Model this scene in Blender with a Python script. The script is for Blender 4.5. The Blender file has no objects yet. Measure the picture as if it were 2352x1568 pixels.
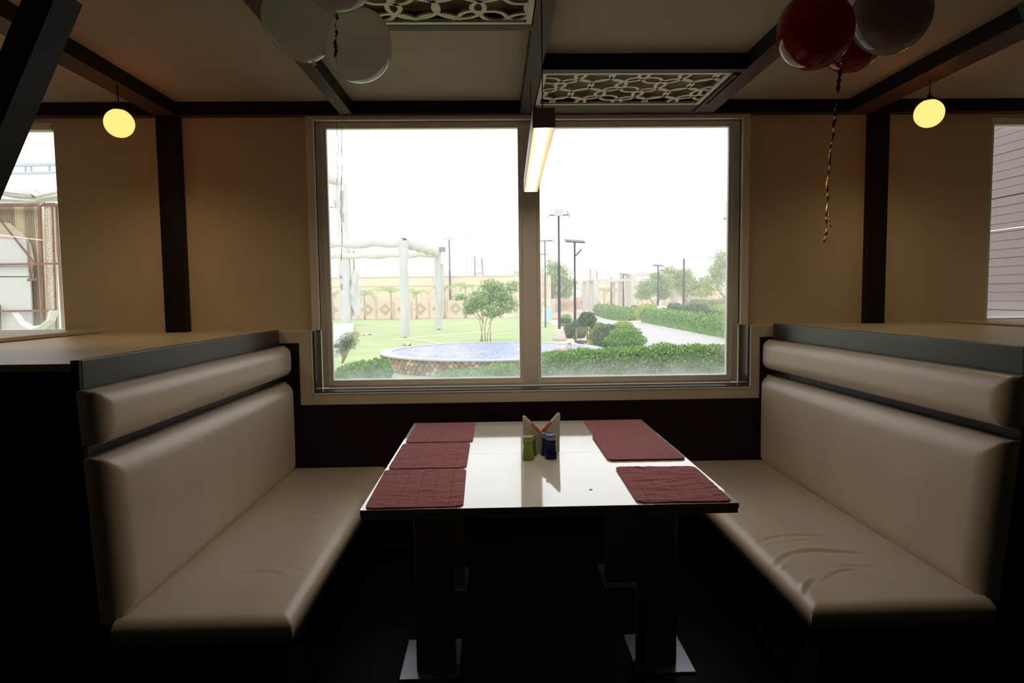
import bpy, bmesh, math, random
import numpy as np
from mathutils import Vector, Matrix
random.seed(7); rng = np.random.default_rng(7)
sc = bpy.context.scene
COL = sc.collection
# ------------------------------------------------------------------ camera
F, CX, CY, EYE = 1520.0, 1176.0, 784.0, 1.45
def _cam():
    Y = np.array([(1136-CX)/F, -(677-CY)/F, -1.]); Y /= np.linalg.norm(Y)
    a = np.array([1, math.tan(.0135), 0.]); X = a.copy(); X[2] = -(a@Y)/Y[2]; X /= np.linalg.norm(X)
    return np.stack([X, Y, np.cross(X, Y)])
RM = _cam()
cam = bpy.data.cameras.new('camera'); cam.sensor_width = 36; cam.lens = F/2352*36
cam.clip_start = .05; cam.clip_end = 600
co = bpy.data.objects.new('camera', cam); COL.objects.link(co)
m4 = Matrix([list(r) for r in RM]).to_4x4(); m4.translation = (0, 0, EYE); co.matrix_world = m4
sc.camera = co
def ray(px, py):
    w = RM @ np.array([(px-CX)/F, -(py-CY)/F, -1.]); return w/w[1]
def atY(px, py, y):                      # the point seen at a pixel, at distance y
    r = ray(px, py)*y; return Vector((r[0], r[1], EYE+r[2]))
GZ = -.25                                # ground level outside
def gnd(px, py, z=GZ):                   # where the sight line meets the ground
    r = ray(px, py); k = (z-EYE)/r[2]; return Vector((r[0]*k, r[1]*k, z))
# ------------------------------------------------------------------ world, sun, exposure
W = bpy.data.worlds.new('hazy_sky'); sc.world = W; W.use_nodes = True
nt = W.node_tree; nt.nodes.clear()
bg = nt.nodes.new('ShaderNodeBackground'); wo = nt.nodes.new('ShaderNodeOutputWorld')
tc = nt.nodes.new('ShaderNodeTexCoord'); sx = nt.nodes.new('ShaderNodeSeparateXYZ'); cr = nt.nodes.new('ShaderNodeValToRGB')
cr.color_ramp.elements[0].position = 0; cr.color_ramp.elements[0].color = (.90, .90, .925, 1)
cr.color_ramp.elements[1].position = .3; cr.color_ramp.elements[1].color = (.955, .97, 1, 1)
nt.links.new(tc.outputs['Generated'], sx.inputs[0]); nt.links.new(sx.outputs['Z'], cr.inputs[0])
nt.links.new(cr.outputs[0], bg.inputs[0]); nt.links.new(bg.outputs[0], wo.inputs[0]); bg.inputs[1].default_value = 1.45
sun = bpy.data.lights.new('hazy_sun', 'SUN'); sun.energy = .7; sun.angle = math.radians(50); sun.color = (1, .97, .92)
so = bpy.data.objects.new('hazy_sun', sun); COL.objects.link(so); so.rotation_euler = (math.radians(38), math.radians(-12), 0)
vs = sc.view_settings; vs.view_transform = 'Standard'; vs.look = 'None'; vs.gamma = 1; vs.exposure = .55; vs.use_curve_mapping = False
sc.cycles.max_bounces = 10; sc.cycles.diffuse_bounces = 5; sc.cycles.transparent_max_bounces = 24; sc.cycles.volume_bounces = 2
sc.cycles.use_denoising = True; sc.cycles.sample_clamp_indirect = 4
# ------------------------------------------------------------------ materials
def N(t, k, **kw):
    n = t.nodes.new(k)
    for a, v in kw.items(): setattr(n, a, v)
    return n
def mat(name, c, rough=.5, metal=0, var=0, vscale=6, c2=None, bump=0, bscale=60, spec=.5, coat=0, stretch=(1, 1, 1), emit=None, es=1):
    m = bpy.data.materials.new(name); m.use_nodes = True; t = m.node_tree; b = t.nodes['Principled BSDF']
    b.inputs['Base Color'].default_value = (*c, 1); b.inputs['Roughness'].default_value = rough
    b.inputs['Metallic'].default_value = metal; b.inputs['Specular IOR Level'].default_value = spec
    b.inputs['Coat Weight'].default_value = coat
    if var or c2 or bump:
        tc = N(t, 'ShaderNodeTexCoord'); mp = N(t, 'ShaderNodeMapping'); mp.inputs['Scale'].default_value = stretch
        t.links.new(tc.outputs['Object'], mp.inputs[0])
    if var or c2:
        n = N(t, 'ShaderNodeTexNoise'); n.inputs['Scale'].default_value = vscale; n.inputs['Detail'].default_value = 5
        t.links.new(mp.outputs[0], n.inputs[0])
        r = N(t, 'ShaderNodeValToRGB'); r.color_ramp.elements[0].position = .32; r.color_ramp.elements[1].position = .68
        a = c if c2 else tuple(x*(1-var) for x in c); d = c2 if c2 else tuple(min(1, x*(1+var)) for x in c)
        r.color_ramp.elements[0].color = (*a, 1); r.color_ramp.elements[1].color = (*d, 1)
        t.links.new(n.outputs[0], r.inputs[0]); t.links.new(r.outputs[0], b.inputs['Base Color'])
    if bump:
        n = N(t, 'ShaderNodeTexNoise'); n.inputs['Scale'].default_value = bscale; n.inputs['Detail'].default_value = 3
        t.links.new(mp.outputs[0], n.inputs[0])
        bp = N(t, 'ShaderNodeBump'); bp.inputs['Strength'].default_value = bump; bp.inputs['Distance'].default_value = .002
        t.links.new(n.outputs[0], bp.inputs['Height']); t.links.new(bp.outputs[0], b.inputs['Normal'])
    if emit: b.inputs['Emission Color'].default_value = (*emit, 1); b.inputs['Emission Strength'].default_value = es
    return m
def leafmat(name, a, b, tr=.35):
    m = bpy.data.materials.new(name); m.use_nodes = True; t = m.node_tree; t.nodes.clear()
    o = N(t, 'ShaderNodeOutputMaterial'); g = N(t, 'ShaderNodeNewGeometry'); r = N(t, 'ShaderNodeValToRGB')
    r.color_ramp.elements[0].color = (*a, 1); r.color_ramp.elements[1].color = (*b, 1)
    t.links.new(g.outputs['Random Per Island'], r.inputs[0])
    d = N(t, 'ShaderNodeBsdfDiffuse'); s = N(t, 'ShaderNodeBsdfTranslucent'); mx = N(t, 'ShaderNodeMixShader'); mx.inputs[0].default_value = tr
    t.links.new(r.outputs[0], d.inputs[0]); t.links.new(r.outputs[0], s.inputs[0])
    t.links.new(d.outputs[0], mx.inputs[1]); t.links.new(s.outputs[0], mx.inputs[2]); t.links.new(mx.outputs[0], o.inputs[0])
    return m
def emat(name, c, s):
    m = bpy.data.materials.new(name); m.use_nodes = True; t = m.node_tree; t.nodes.clear()
    o = N(t, 'ShaderNodeOutputMaterial'); e = N(t, 'ShaderNodeEmission'); e.inputs[0].default_value = (*c, 1); e.inputs[1].default_value = s
    t.links.new(e.outputs[0], o.inputs[0]); return m
def glassmat(name, hx, z0, z1, dirt=1):
    """window glass: clear, mirrors faintly, with dust that gathers along the edges of the pane (object coordinates: x from -hx to hx, z from z0 to z1)"""
    m = bpy.data.materials.new(name); m.use_nodes = True; t = m.node_tree; t.nodes.clear(); L = t.links.new
    o = N(t, 'ShaderNodeOutputMaterial'); tr = N(t, 'ShaderNodeBsdfTransparent'); gl = N(t, 'ShaderNodeBsdfGlossy'); gl.inputs['Roughness'].default_value = 0.0
    fr = N(t, 'ShaderNodeFresnel'); fr.inputs[0].default_value = 1.45; mx = N(t, 'ShaderNodeMixShader')
    L(fr.outputs[0], mx.inputs[0]); L(tr.outputs[0], mx.inputs[1]); L(gl.outputs[0], mx.inputs[2])
    tc = N(t, 'ShaderNodeTexCoord'); sx = N(t, 'ShaderNodeSeparateXYZ'); L(tc.outputs['Object'], sx.inputs[0])
    def M(op, a, b=None, clamp=False):
        n = N(t, 'ShaderNodeMath', operation=op, use_clamp=clamp)
        for i, v in enumerate((a, b)):
            if v is None: continue
            if isinstance(v, (int, float)): n.inputs[i].default_value = v
            else: L(v, n.inputs[i])
        return n.outputs[0]
    dx = M('SUBTRACT', hx, M('ABSOLUTE', sx.outputs['X'])); db = M('SUBTRACT', sx.outputs['Z'], z0); dt = M('SUBTRACT', z1, sx.outputs['Z'])
    edge = M('MINIMUM', M('MINIMUM', dx, db), dt)
    no = N(t, 'ShaderNodeTexNoise'); no.inputs['Scale'].default_value = 9; no.inputs['Detail'].default_value = 6; L(tc.outputs['Object'], no.inputs[0])
    e1 = M('SUBTRACT', 1.0, M('DIVIDE', M('SUBTRACT', edge, M('MULTIPLY', no.outputs[0], .012)), .012), True)
    low = M('MULTIPLY', M('SUBTRACT', 1.0, M('DIVIDE', db, .13), True), M('MULTIPLY', no.outputs[0], .75))
    e2 = M('MULTIPLY', M('MULTIPLY', M('SUBTRACT', 1.0, M('DIVIDE', edge, .09), True), no.outputs[0]), .35)
    a = M('MAXIMUM', M('MULTIPLY', e1, .75), M('MAXIMUM', low, e2)); a = M('MULTIPLY', M('ADD', a, .035), .55*dirt, True)
    df = N(t, 'ShaderNodeBsdfTranslucent'); df.inputs[0].default_value = (.82, .86, .9, 1)
    mm = N(t, 'ShaderNodeMixShader'); L(a, mm.inputs[0]); L(mx.outputs[0], mm.inputs[1]); L(df.outputs[0], mm.inputs[2]); L(mm.outputs[0], o.inputs[0])
    return m
CREAM = mat('cream_paint', (.66, .54, .38), .75, var=.04, vscale=3, bump=.15, bscale=140)
CEIL = mat('ceiling_paint', (.46, .385, .31), .8, var=.04, vscale=2)
LEDGE = mat('cream_laminate', (.72, .63, .50), .42, var=.02, vscale=4)
WOOD = mat('dark_wood', (.013, .007, .006), .5, spec=.25, var=.35, vscale=5, stretch=(1, 1, .15))
BROWN = mat('lit_underside_brown', (.085, .048, .034), .6, spec=.2, var=.2, vscale=5, stretch=(1, .2, 1))
LAM = mat('charcoal_laminate', (.048, .040, .042), .36, var=.08, vscale=10)
MAROON = mat('dark_red_laminate', (.014, .003, .002), .45, spec=.3, var=.2, vscale=6)
ALU = mat('champagne_aluminium', (.88, .82, .72), .36)
STONE_D = mat('black_granite', (.035, .03, .03), .25, var=.5, vscale=120)
FLOOR = mat('dark_floor', (.010, .008, .008), .6, spec=.15, var=.3, vscale=3)
LEATHER = mat('cream_leatherette', (.68, .58, .485), .38, var=.03, vscale=5, bump=.12, bscale=420)
TABLE = mat('white_laminate', (.86, .85, .83), .06, var=.01, vscale=3, spec=1, coat=.6)
EDGE = mat('table_edge', (.50, .40, .31), .5, var=.1)
PED = mat('steel_pedestal', (.27, .20, .12), .45, metal=.3, var=.1)
PLATE = mat('base_plate', (.40, .42, .48), .35, metal=.7, var=.1)
FIX = mat('lamp_body', (.78, .71, .58), .4)
DARKM = mat('dark_metal', (.02, .018, .016), .4, metal=.6)
# ------------------------------------------------------------------ mesh helpers
def link(name, me, m=None, parent=None):
    o = bpy.data.objects.new(name, me); COL.objects.link(o)
    if m is not None:
        for k in (m if isinstance(m, (list, tuple)) else [m]): me.materials.append(k)
    if parent is not None: o.parent = parent
    return o
def bm_obj(name, bm, m, parent=None, smooth=False):
    bmesh.ops.recalc_face_normals(bm, faces=bm.faces)
    me = bpy.data.meshes.new(name); bm.to_mesh(me); bm.free()
    if smooth:
        for p in me.polygons: p.use_smooth = True
    return link(name, me, m, parent)
def add_box(bm, a, b, bev=0, mi=0):
    r = bmesh.ops.create_cube(bm, size=1); vs_ = r['verts']
    for v in vs_: v.co = Vector([a[i] + (v.co[i]+.5)*(b[i]-a[i]) for i in range(3)])
    fs = set(f for v in vs_ for f in v.link_faces)
    for f in fs: f.material_index = mi
    if bev:
        es = set(e for f in fs for e in f.edges)
        g = bmesh.ops.bevel(bm, geom=list(es), offset=bev, segments=2, affect='EDGES', profile=.5)
        for f in g['faces']: f.material_index = mi
def boxes(name, lst, m, parent=None, bev=0):
    bm = bmesh.new()
    for a, b in lst: add_box(bm, a, b, bev)
    return bm_obj(name, bm, m, parent)
def box(name, a, b, m, parent=None, bev=0): return boxes(name, [(a, b)], m, parent, bev)
def add_bar(bm, p, q, w, h=None, seg=4, w2=None):
    """prism between two points: round when seg > 4"""
    p, q = Vector(p), Vector(q); d = (q-p); L = d.length; d.normalize(); h = h or w; w2 = w if w2 is None else w2
    up = Vector((0, 0, 1)) if abs(d.z) < .95 else Vector((0, 1, 0))
    s = d.cross(up).normalized(); u = s.cross(d).normalized(); rings = []
    for c, ww in ((p, 1), (q, w2/w)):
        rg = []
        for k in range(seg):
            t = 2*math.pi*(k+.5)/seg; rr = math.sqrt(.5) if seg == 4 else .5
            rg.append(bm.verts.new(c + s*math.cos(t)*w*rr*ww + u*math.sin(t)*h*rr*ww))
        rings.append(rg)
    for k in range(seg): bm.faces.new((rings[0][k], rings[0][(k+1) % seg], rings[1][(k+1) % seg], rings[1][k]))
    bm.faces.new(rings[0][::-1]); bm.faces.new(rings[1])
def bars(name, lst, m, parent=None, seg=4, smooth=False):
    bm = bmesh.new()
    for e in lst: add_bar(bm, *e[:2], *e[2:], seg=seg)
    return bm_obj(name, bm, m, parent, smooth)
def lathe(name, prof, m, parent=None, loc=(0, 0, 0), seg=28, smooth=True, tilt=None):
    bm = bmesh.new(); R = []
    for r, z in prof:
        R.append([bm.verts.new((r*math.cos(2*math.pi*k/seg), r*math.sin(2*math.pi*k/seg), z)) for k in range(seg)] if r > 1e-6 else [bm.verts.new((0, 0, z))])
    for A, B in zip(R, R[1:]):
        for k in range(seg):
            k2 = (k+1) % seg
            if len(A) == 1 and len(B) == 1: continue
            if len(A) == 1: bm.faces.new((A[0], B[k], B[k2]))
            elif len(B) == 1: bm.faces.new((A[k], A[k2], B[0]))
            else: bm.faces.new((A[k], A[k2], B[k2], B[k]))
    o = bm_obj(name, bm, m, parent, smooth); o.location = loc
    if tilt: o.rotation_euler = tilt
    return o
def tube(name, pts, r, m, parent=None, seg=6, radii=None):
    bm = bmesh.new(); pts = [Vector(p) for p in pts]; prev = None
    for i, p in enumerate(pts):
        d = (pts[min(i+1, len(pts)-1)]-pts[max(i-1, 0)]).normalized()
        up = Vector((0, 0, 1)) if abs(d.z) < .9 else Vector((1, 0, 0))
        s = d.cross(up).normalized(); u = s.cross(d).normalized(); rr = radii[i] if radii else r
        rg = [bm.verts.new(p+(s*math.cos(2*math.pi*k/seg)+u*math.sin(2*math.pi*k/seg))*rr) for k in range(seg)]
        if prev:
            for k in range(seg): bm.faces.new((prev[k], prev[(k+1) % seg], rg[(k+1) % seg], rg[k]))
        else: bm.faces.new(rg[::-1])
        prev = rg
    bm.faces.new(prev)
    return bm_obj(name, bm, m, parent, True)
def npmesh(name, V, Q, m, parent=None, smooth=False):
    V = np.asarray(V, np.float32).reshape(-1, 3); Q = np.asarray(Q, np.int32); k = Q.shape[1]
    me = bpy.data.meshes.new(name); me.vertices.add(len(V)); me.vertices.foreach_set('co', V.ravel())
    me.loops.add(Q.size); me.loops.foreach_set('vertex_index', Q.ravel())
    me.polygons.add(len(Q)); me.polygons.foreach_set('loop_start', np.arange(0, Q.size, k, dtype=np.int32))
    me.update(calc_edges=True); me.validate()
    if smooth: me.polygons.foreach_set('use_smooth', np.ones(len(Q), bool))
    return link(name, me, m, parent)
def tag(o, label=None, cat=None, group=None, kind=None):
    if label: o['label'] = label
    if cat: o['category'] = cat
    if group: o['group'] = group
    if kind: o['kind'] = kind
    return o
def thing(name, label, cat, loc=(0, 0, 0), group=None):
    o = bpy.data.objects.new(name, None); COL.objects.link(o); o.location = loc; o.empty_display_size = .1
    return tag(o, label, cat, group)
def re_origin(o, p):
    """move an object's origin to p without moving its mesh"""
    p = Vector(p); o.data.transform(Matrix.Translation(-p)); o.location = o.location+p; return o
def struct(o): o['kind'] = 'structure'; return o
def under(root, *objs):
    """parent world-space meshes to a thing whose empty is at its base"""
    for o in objs:
        o.parent = root; o.matrix_parent_inverse = Matrix.Translation(-Vector(root.location))
    return objs[0]
# ------------------------------------------------------------------ the room
XL, XR, YB, ZC, BZ = -6.2, 7.2, -9.0, 2.585, 2.51
YW, YLOW = 4.03, 3.88       # upper wall face, lower (thicker) wall face
WIN = [(-1.055, 1.50, .905, 2.485), (-4.9, -2.575, 1.252, 2.485), (3.04, 5.4, 1.252, 2.485)]
struct(box('floor', (XL, YB, -.1), (XR, 4.25, 0), FLOOR))
struct(box('ceiling', (XL, YB, ZC), (XR, 4.25, ZC+.15), CEIL))
struct(box('wall_left', (XL-.15, YB, 0), (XL, 4.25, ZC), CREAM)); struct(box('wall_right', (XR, YB, 0), (XR+.15, 4.25, ZC), CREAM))
struct(box('wall_front', (XL, YB-.15, 0), (XR, YB, ZC), WOOD))
T = 4.23
struct(boxes('wall_back', [((XL, YW, 1.25), (-4.9, T, ZC)), ((-2.575, YW, 1.25), (-1.055, T, ZC)), ((1.50, YW, 1.25), (3.04, T, ZC)), ((5.4, YW, 1.25), (XR, T, ZC)),
    ((-4.9, YW, 2.485), (-2.575, T, ZC)), ((-1.055, YW, 2.485), (1.5, T, ZC)), ((3.04, YW, 2.485), (5.4, T, ZC))], CREAM))
# thicker lower wall whose top makes the ledge, notched for the middle window
w = struct(boxes('wall_back_lower', [((XL, YLOW, 0), (-1.072, T, 1.25)), ((1.518, YLOW, 0), (XR, T, 1.25)), ((-1.072, YLOW, 0), (1.518, T, .883))], LEDGE, bev=.002))
struct(boxes('trim_1', [((-1.30, YLOW-.006, 0), (-1.145, YLOW, 1.183)), ((1.571, YLOW-.006, 0), (1.70, YLOW, 1.183)), ((-1.145, YLOW-.006, 0), (1.571, YLOW, .818))], MAROON))
# dark granite lining of the notch
struct(boxes('trim_2', [((-1.072, YLOW+.012, .883), (-1.058, YW+.01, 1.25)), ((1.504, YLOW+.012, .883), (1.518, YW+.01, 1.25)), ((-1.072, YLOW+.012, .883), (1.518, YW+.01, .892))], STONE_D))
# thin lip round the notch, its edge highlight put into a whiter colour
LIP = mat('highlight_lip', (.86, .83, .78), .3)
struct(boxes('trim_3', [((-1.075, YLOW-.004, .880), (-1.068, YLOW+.012, 1.25)), ((1.514, YLOW-.004, .880), (1.521, YLOW+.012, 1.25)), ((-1.075, YLOW-.004, .879), (1.521, YLOW+.012, .886))], LIP))
# beams and posts
def beam(i, a, b, faces_dark=True):
    bm = bmesh.new(); add_box(bm, a, b)
    for f in bm.faces:
        f.normal_update(); f.material_index = 1 if f.normal.z < -.5 else 0  # undersides browner than the sides: light from below put into the colour
    return struct(bm_obj('trim_%d' % i, bm, [WOOD, BROWN]))
beam(4, (XL, 3.965, BZ), (XR, YW, ZC))
beam(5, (-1.955, YB, BZ), (-1.83, 3.965, ZC)); beam(6, (-.885, YB, BZ), (-.815, 3.965, ZC)); beam(7, (.165, YB, BZ), (.238, 3.965, ZC))
beam(8, (1.215, YB, BZ), (1.305, 3.965, ZC)); beam(9, (2.12, YB, BZ), (2.27, 3.965, ZC))
beam(10, (.238, 3.21, BZ), (1.215, 3.26, ZC)); beam(11, (-.815, 2.69, BZ), (.165, 2.745, ZC))
beam(12, (.238, 1.2, BZ), (1.215, 1.26, ZC)); beam(13, (-.815, 1.0, BZ), (.165, 1.06, ZC))
struct(box('trim_14', (-1.955, 3.975, 1.25), (-1.83, YW, BZ), WOOD)); struct(box('trim_15', (2.262, 3.975, 1.25), (2.375, YW, BZ), WOOD))
# slanting braces
bm = bmesh.new(); add_bar(bm, atY(133, -22, 2.5), atY(-180, 725, 2.5), .135, .10)
tag(bm_obj('diagonal_brace', bm, WOOD), 'dark slanting timber brace crossing the top left corner, before the left window', 'brace')
bm = bmesh.new(); add_bar(bm, atY(2395, -20, 2.5), atY(2690, 690, 2.5), .135, .10)
tag(bm_obj('diagonal_brace', bm, WOOD), 'dark slanting timber brace barely showing at the top right corner', 'brace')
# ------------------------------------------------------------------ windows
GL = glassmat('window_glass', .585, .935, 2.457); GL2 = glassmat('side_window_glass', 1.2, 1.27, 2.45, .6)
def win(n): 
    r = bpy.data.objects.new('window_%d' % n, None); COL.objects.link(r); r['kind'] = 'structure'; return r
w1 = win(1)
x0, x1, z0, z1 = WIN[0]
boxes('casing', [((-1.098, 3.995, 1.25), (-1.055, YW+.02, BZ)), ((1.50, 3.995, 1.25), (1.543, YW+.02, BZ)), ((-1.055, 3.995, 2.485), (1.50, YW+.02, BZ))], ALU, w1, .003)
boxes('frame', [((-1.058, 4.06, .893), (-1.018, 4.12, 2.487)), ((1.462, 4.06, .893), (1.504, 4.12, 2.487)), ((-1.018, 4.06, 2.472), (1.462, 4.12, 2.487)), ((-1.018, 4.045, .893), (1.462, 4.12, .914))], ALU, w1, .002)
boxes('mullion', [((.172, 4.05, .914), (.262, 4.12, 2.472))], ALU, w1, .006)
for a, b in ((-1.018, .172), (.262, 1.462)):
    c = (a+b)/2; e = .02
    boxes('sash', [((a, 4.072, .914), (a+e, 4.108, 2.472)), ((b-e, 4.072, .914), (b, 4.108, 2.472)), ((a+e, 4.072, .914), (b-e, 4.108, .936)), ((a+e, 4.072, 2.456), (b-e, 4.108, 2.472))], ALU, w1, .003)
    g = box('pane', (-(b-a)/2+e-.002, -.002, .932), ((b-a)/2-e+.002, .002, 2.459), GL, w1); g.location = (c, 4.09, 0)
for n, (a, b) in ((2, (-4.9, -2.575)), (3, (3.04, 5.4))):
    r = win(n)
    boxes('frame', [((a, 4.05, 1.252), (a+.03, 4.12, 2.485)), ((b-.03, 4.10, 1.252), (b, 4.13, 2.485)), ((a+.03, 4.05, 2.452), (b-.03, 4.12, 2.485)), ((a+.03, 4.05, 1.252), (b-.03, 4.12, 1.268))], ALU, r, .002)
    g = box('pane', (-(b-a)/2+.02, -.002, 1.26), ((b-a)/2-.02, .002, 2.46), GL2, r); g.location = ((a+b)/2, 4.095, 0)
# counters running into the side windows
tag(box('window_counter', (-4.9, 2.7, 1.252), (-2.36, 4.09, 1.272), LEDGE, bev=.003), 'cream counter slab below the left side window, raised above the partition top', 'counter')
tag(box('window_counter', (2.78, 2.9, 1.252), (5.4, 4.09, 1.262), LEDGE, bev=.003), 'cream counter slab below the right side window', 'counter')
# ------------------------------------------------------------------ lattice panels in the ceiling
def lattice(x0, y0, x1, y1, label):
    bm = bmesh.new(); w = .018; z = BZ+.004; h = .008
    cnt = [0]
    def ring(cx, cy, rr, k6, n=42):
        """one flat ring of the fretwork, cut where it meets the border"""
        cnt[0] += 1; zz = z+.0004*(cnt[0] % 7); rows = []
        for q in range(n):
            t = 2*math.pi*q/n; f = 1+k6*math.cos(6*t); R1, R2 = rr*f-w/2, rr*f+w/2
            P = [(cx+R1*math.cos(t), cy+R1*math.sin(t)), (cx+R2*math.cos(t), cy+R2*math.sin(t))]
            rows.append(P)
        inside = lambda c: x0+.003 < c[0] < x1-.003 and y0+.003 < c[1] < y1-.003
        for q in range(n):
            A, B = rows[q], rows[(q+1) % n]
            if not all(inside(c) for c in A+B): continue
            v = [bm.verts.new((*c, zz)) for c in (A[0], A[1], B[1], B[0])]+[bm.verts.new((*c, zz+h)) for c in (A[0], A[1], B[1], B[0])]
            bm.faces.new(v[:4]); bm.faces.new(v[4:][::-1]); bm.faces.new((v[1], v[2], v[6], v[5])); bm.faces.new((v[0], v[3], v[7], v[4]))
    a = .172; nx = int((x1-x0)/a)+3; ny = int((y1-y0)/(a*.866))+3
    for i in range(-1, nx):
        for j in range(-1, ny):
            cx = x0+.09+i*a+(j % 2)*a/2; cy = y0+.05+j*a*.866; big = (i-(j//2)*1+j) % 3 == 0
            rr = (.70 if big else .55)*a
            ring(cx, cy, rr, .05 if big else 0)
    r = thing('lattice_panel', label, 'ceiling panel', ((x0+x1)/2, (y0+y1)/2, BZ))
    lp = bm_obj('fretwork', bm, LEDGE)
    fr = boxes('border', [((x0-.0, y0, BZ), (x0+.022, y1, BZ+.014)), ((x1-.022, y0, BZ), (x1, y1, BZ+.014)), ((x0+.022, y0, BZ), (x1-.022, y0+.022, BZ+.014)), ((x0+.022, y1-.022, BZ), (x1-.022, y1, BZ+.014))], LEDGE)
    bk = box('shaded_backing', (x0+.004, y0+.004, BZ+.045), (x1-.004, y1-.004, BZ+.05), BACKM)
    under(r, lp); under(r, fr); under(r, bk)
BACKM = mat('lattice_gap_shade', (.33, .28, .17), .8, var=.1)  # darker than the ribs: shade above the openings put into the colour
lattice(.245, 3.265, 1.17, 3.80, 'fretwork ceiling panel above the right window pane')
lattice(-.81, 2.05, .16, 2.685, 'fretwork ceiling panel at the top edge, behind the white balloons')
struct(boxes('trim_16', [((.245, 3.80, BZ), (1.215, 3.965, BZ+.01)), ((1.175, 3.26, BZ-.012), (1.19, 3.93, BZ+.01))], BROWN))
# ------------------------------------------------------------------ cushions
def pillow(name, o, eu, ev, ew, W_, H_, T_, Rn, m, parent, nu=40, nv=90, near=.012, far=.06, puff=.012, edges=(1, 1, 1, 1), disp=None, warp=None, rise=.001):
    """padded panel: lies on the plane o + u*eu + v*ev, bulges along ew. v = 0 is the near end (mitred corners), v = H_ the far end (rounded corners)"""
    o, eu, ev, ew = [np.array(x, float) for x in (o, eu, ev, ew)]
    def lines(L_, n): 
        k = [Rn*(1-math.cos(t)) for t in np.linspace(0, math.pi/2, 11)]; mid = list(np.linspace(Rn, L_-Rn, n)); return np.array(k+mid[1:-1]+[L_-x for x in k[::-1]])
    U, V = np.meshgrid(lines(W_, nu), lines(H_, nv), indexing='ij')
    big = 9.
    du0 = U if edges[0] else U+big; du1 = (W_-U) if edges[1] else U+big; dv0 = V if edges[2] else V+big; dv1 = (H_-V) if edges[3] else V+big
    def rnd(a, b, r): # distance to two sides meeting in a corner of radius r
        q = np.hypot(np.clip(r-a, 0, None), np.clip(r-b, 0, None)); return np.where((a < r) & (b < r), r-q, np.minimum(a, b))
    D = np.minimum(np.minimum(rnd(du0, dv0, near), rnd(du1, dv0, near)), np.minimum(rnd(du0, dv1, far), rnd(du1, dv1, far)))
    t = np.clip(D/Rn, 0, 1); h = T_*np.sqrt(np.clip(1-(1-t)**2, 0, 1)); h[D < 0] = 0
    h = h+puff*(1-np.abs(2*U/W_-1)**3)*(1-np.abs(2*V/H_-1)**6)*(t > 0)
    h = h+rise; P = o+U[..., None]*eu+V[..., None]*ev+h[..., None]*ew; B = o+U[..., None]*eu+V[..., None]*ev-.001*ew
    P = P.reshape(-1, 3); B = B.reshape(-1, 3); nu_, nv_ = U.shape
    if disp is not None: P = disp(P)
    if warp is not None: P = warp(P); B = warp(B)
    i, j = np.meshgrid(np.arange(nu_-1), np.arange(nv_-1), indexing='ij'); k = (i*nv_+j).ravel(); q = np.stack([k, k+nv_, k+nv_+1, k+1], 1); n_ = nu_*nv_
    if np.dot(np.cross(eu, ev), ew) < 0: q = q[:, ::-1]
    ring = [a*nv_ for a in range(nu_)]+[(nu_-1)*nv_+b for b in range(1, nv_)]+[a*nv_+nv_-1 for a in range(nu_-2, -1, -1)]+[b for b in range(nv_-2, 0, -1)]
    ring = np.array(ring); nx_ = np.roll(ring, -1); side = np.stack([ring, nx_, nx_+n_, ring+n_], 1)
    ob = npmesh(name, np.concatenate([P, B]), np.concatenate([q, q[:, ::-1]+n_, side]), m, None, True)
    bm = bmesh.new(); bm.from_mesh(ob.data); bmesh.ops.recalc_face_normals(bm, faces=bm.faces); bm.to_mesh(ob.data); bm.free()
    return under(parent, ob)
def wrinkle(curves, c):
    segs = []
    for pts, hgt, wd in curves:
        P = np.array([[gnd(*p, .455).x, gnd(*p, .455).y] for p in pts])
        t = np.linspace(0, len(P)-1, 26); i = np.minimum(t.astype(int), len(P)-2); fr = (t-i)[:, None]
        # Catmull-Rom
        P0 = P[np.maximum(i-1, 0)]; P1 = P[i]; P2 = P[i+1]; P3 = P[np.minimum(i+2, len(P)-1)]
        S = .5*((2*P1)+(-P0+P2)*fr+(2*P0-5*P1+4*P2-P3)*fr**2+(-P0+3*P1-3*P2+P3)*fr**3)
        segs.append((S, hgt, wd))
    def f(V):
        top = V[:, 2] > .42
        for S, hgt, wd in segs:
            D = V[:, None, :2]-S[None]; dd = (D**2).sum(2); k = dd.argmin(1); d = np.sqrt(dd.min(1))
            T_ = np.gradient(S, axis=0); T_ /= np.linalg.norm(T_, axis=1, keepdims=True); v = D[np.arange(len(V)), k]
            s = T_[k, 0]*v[:, 1]-T_[k, 1]*v[:, 0]; fade = np.sin(np.pi*np.clip(k/25, .04, .96))**.6
            V[:, 2] += top*fade*hgt*(np.exp(-(d/wd)**2)-.9*np.exp(-((s+1.3*wd)/wd)**2)*(d < 4*wd))
        return V
    return f
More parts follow.
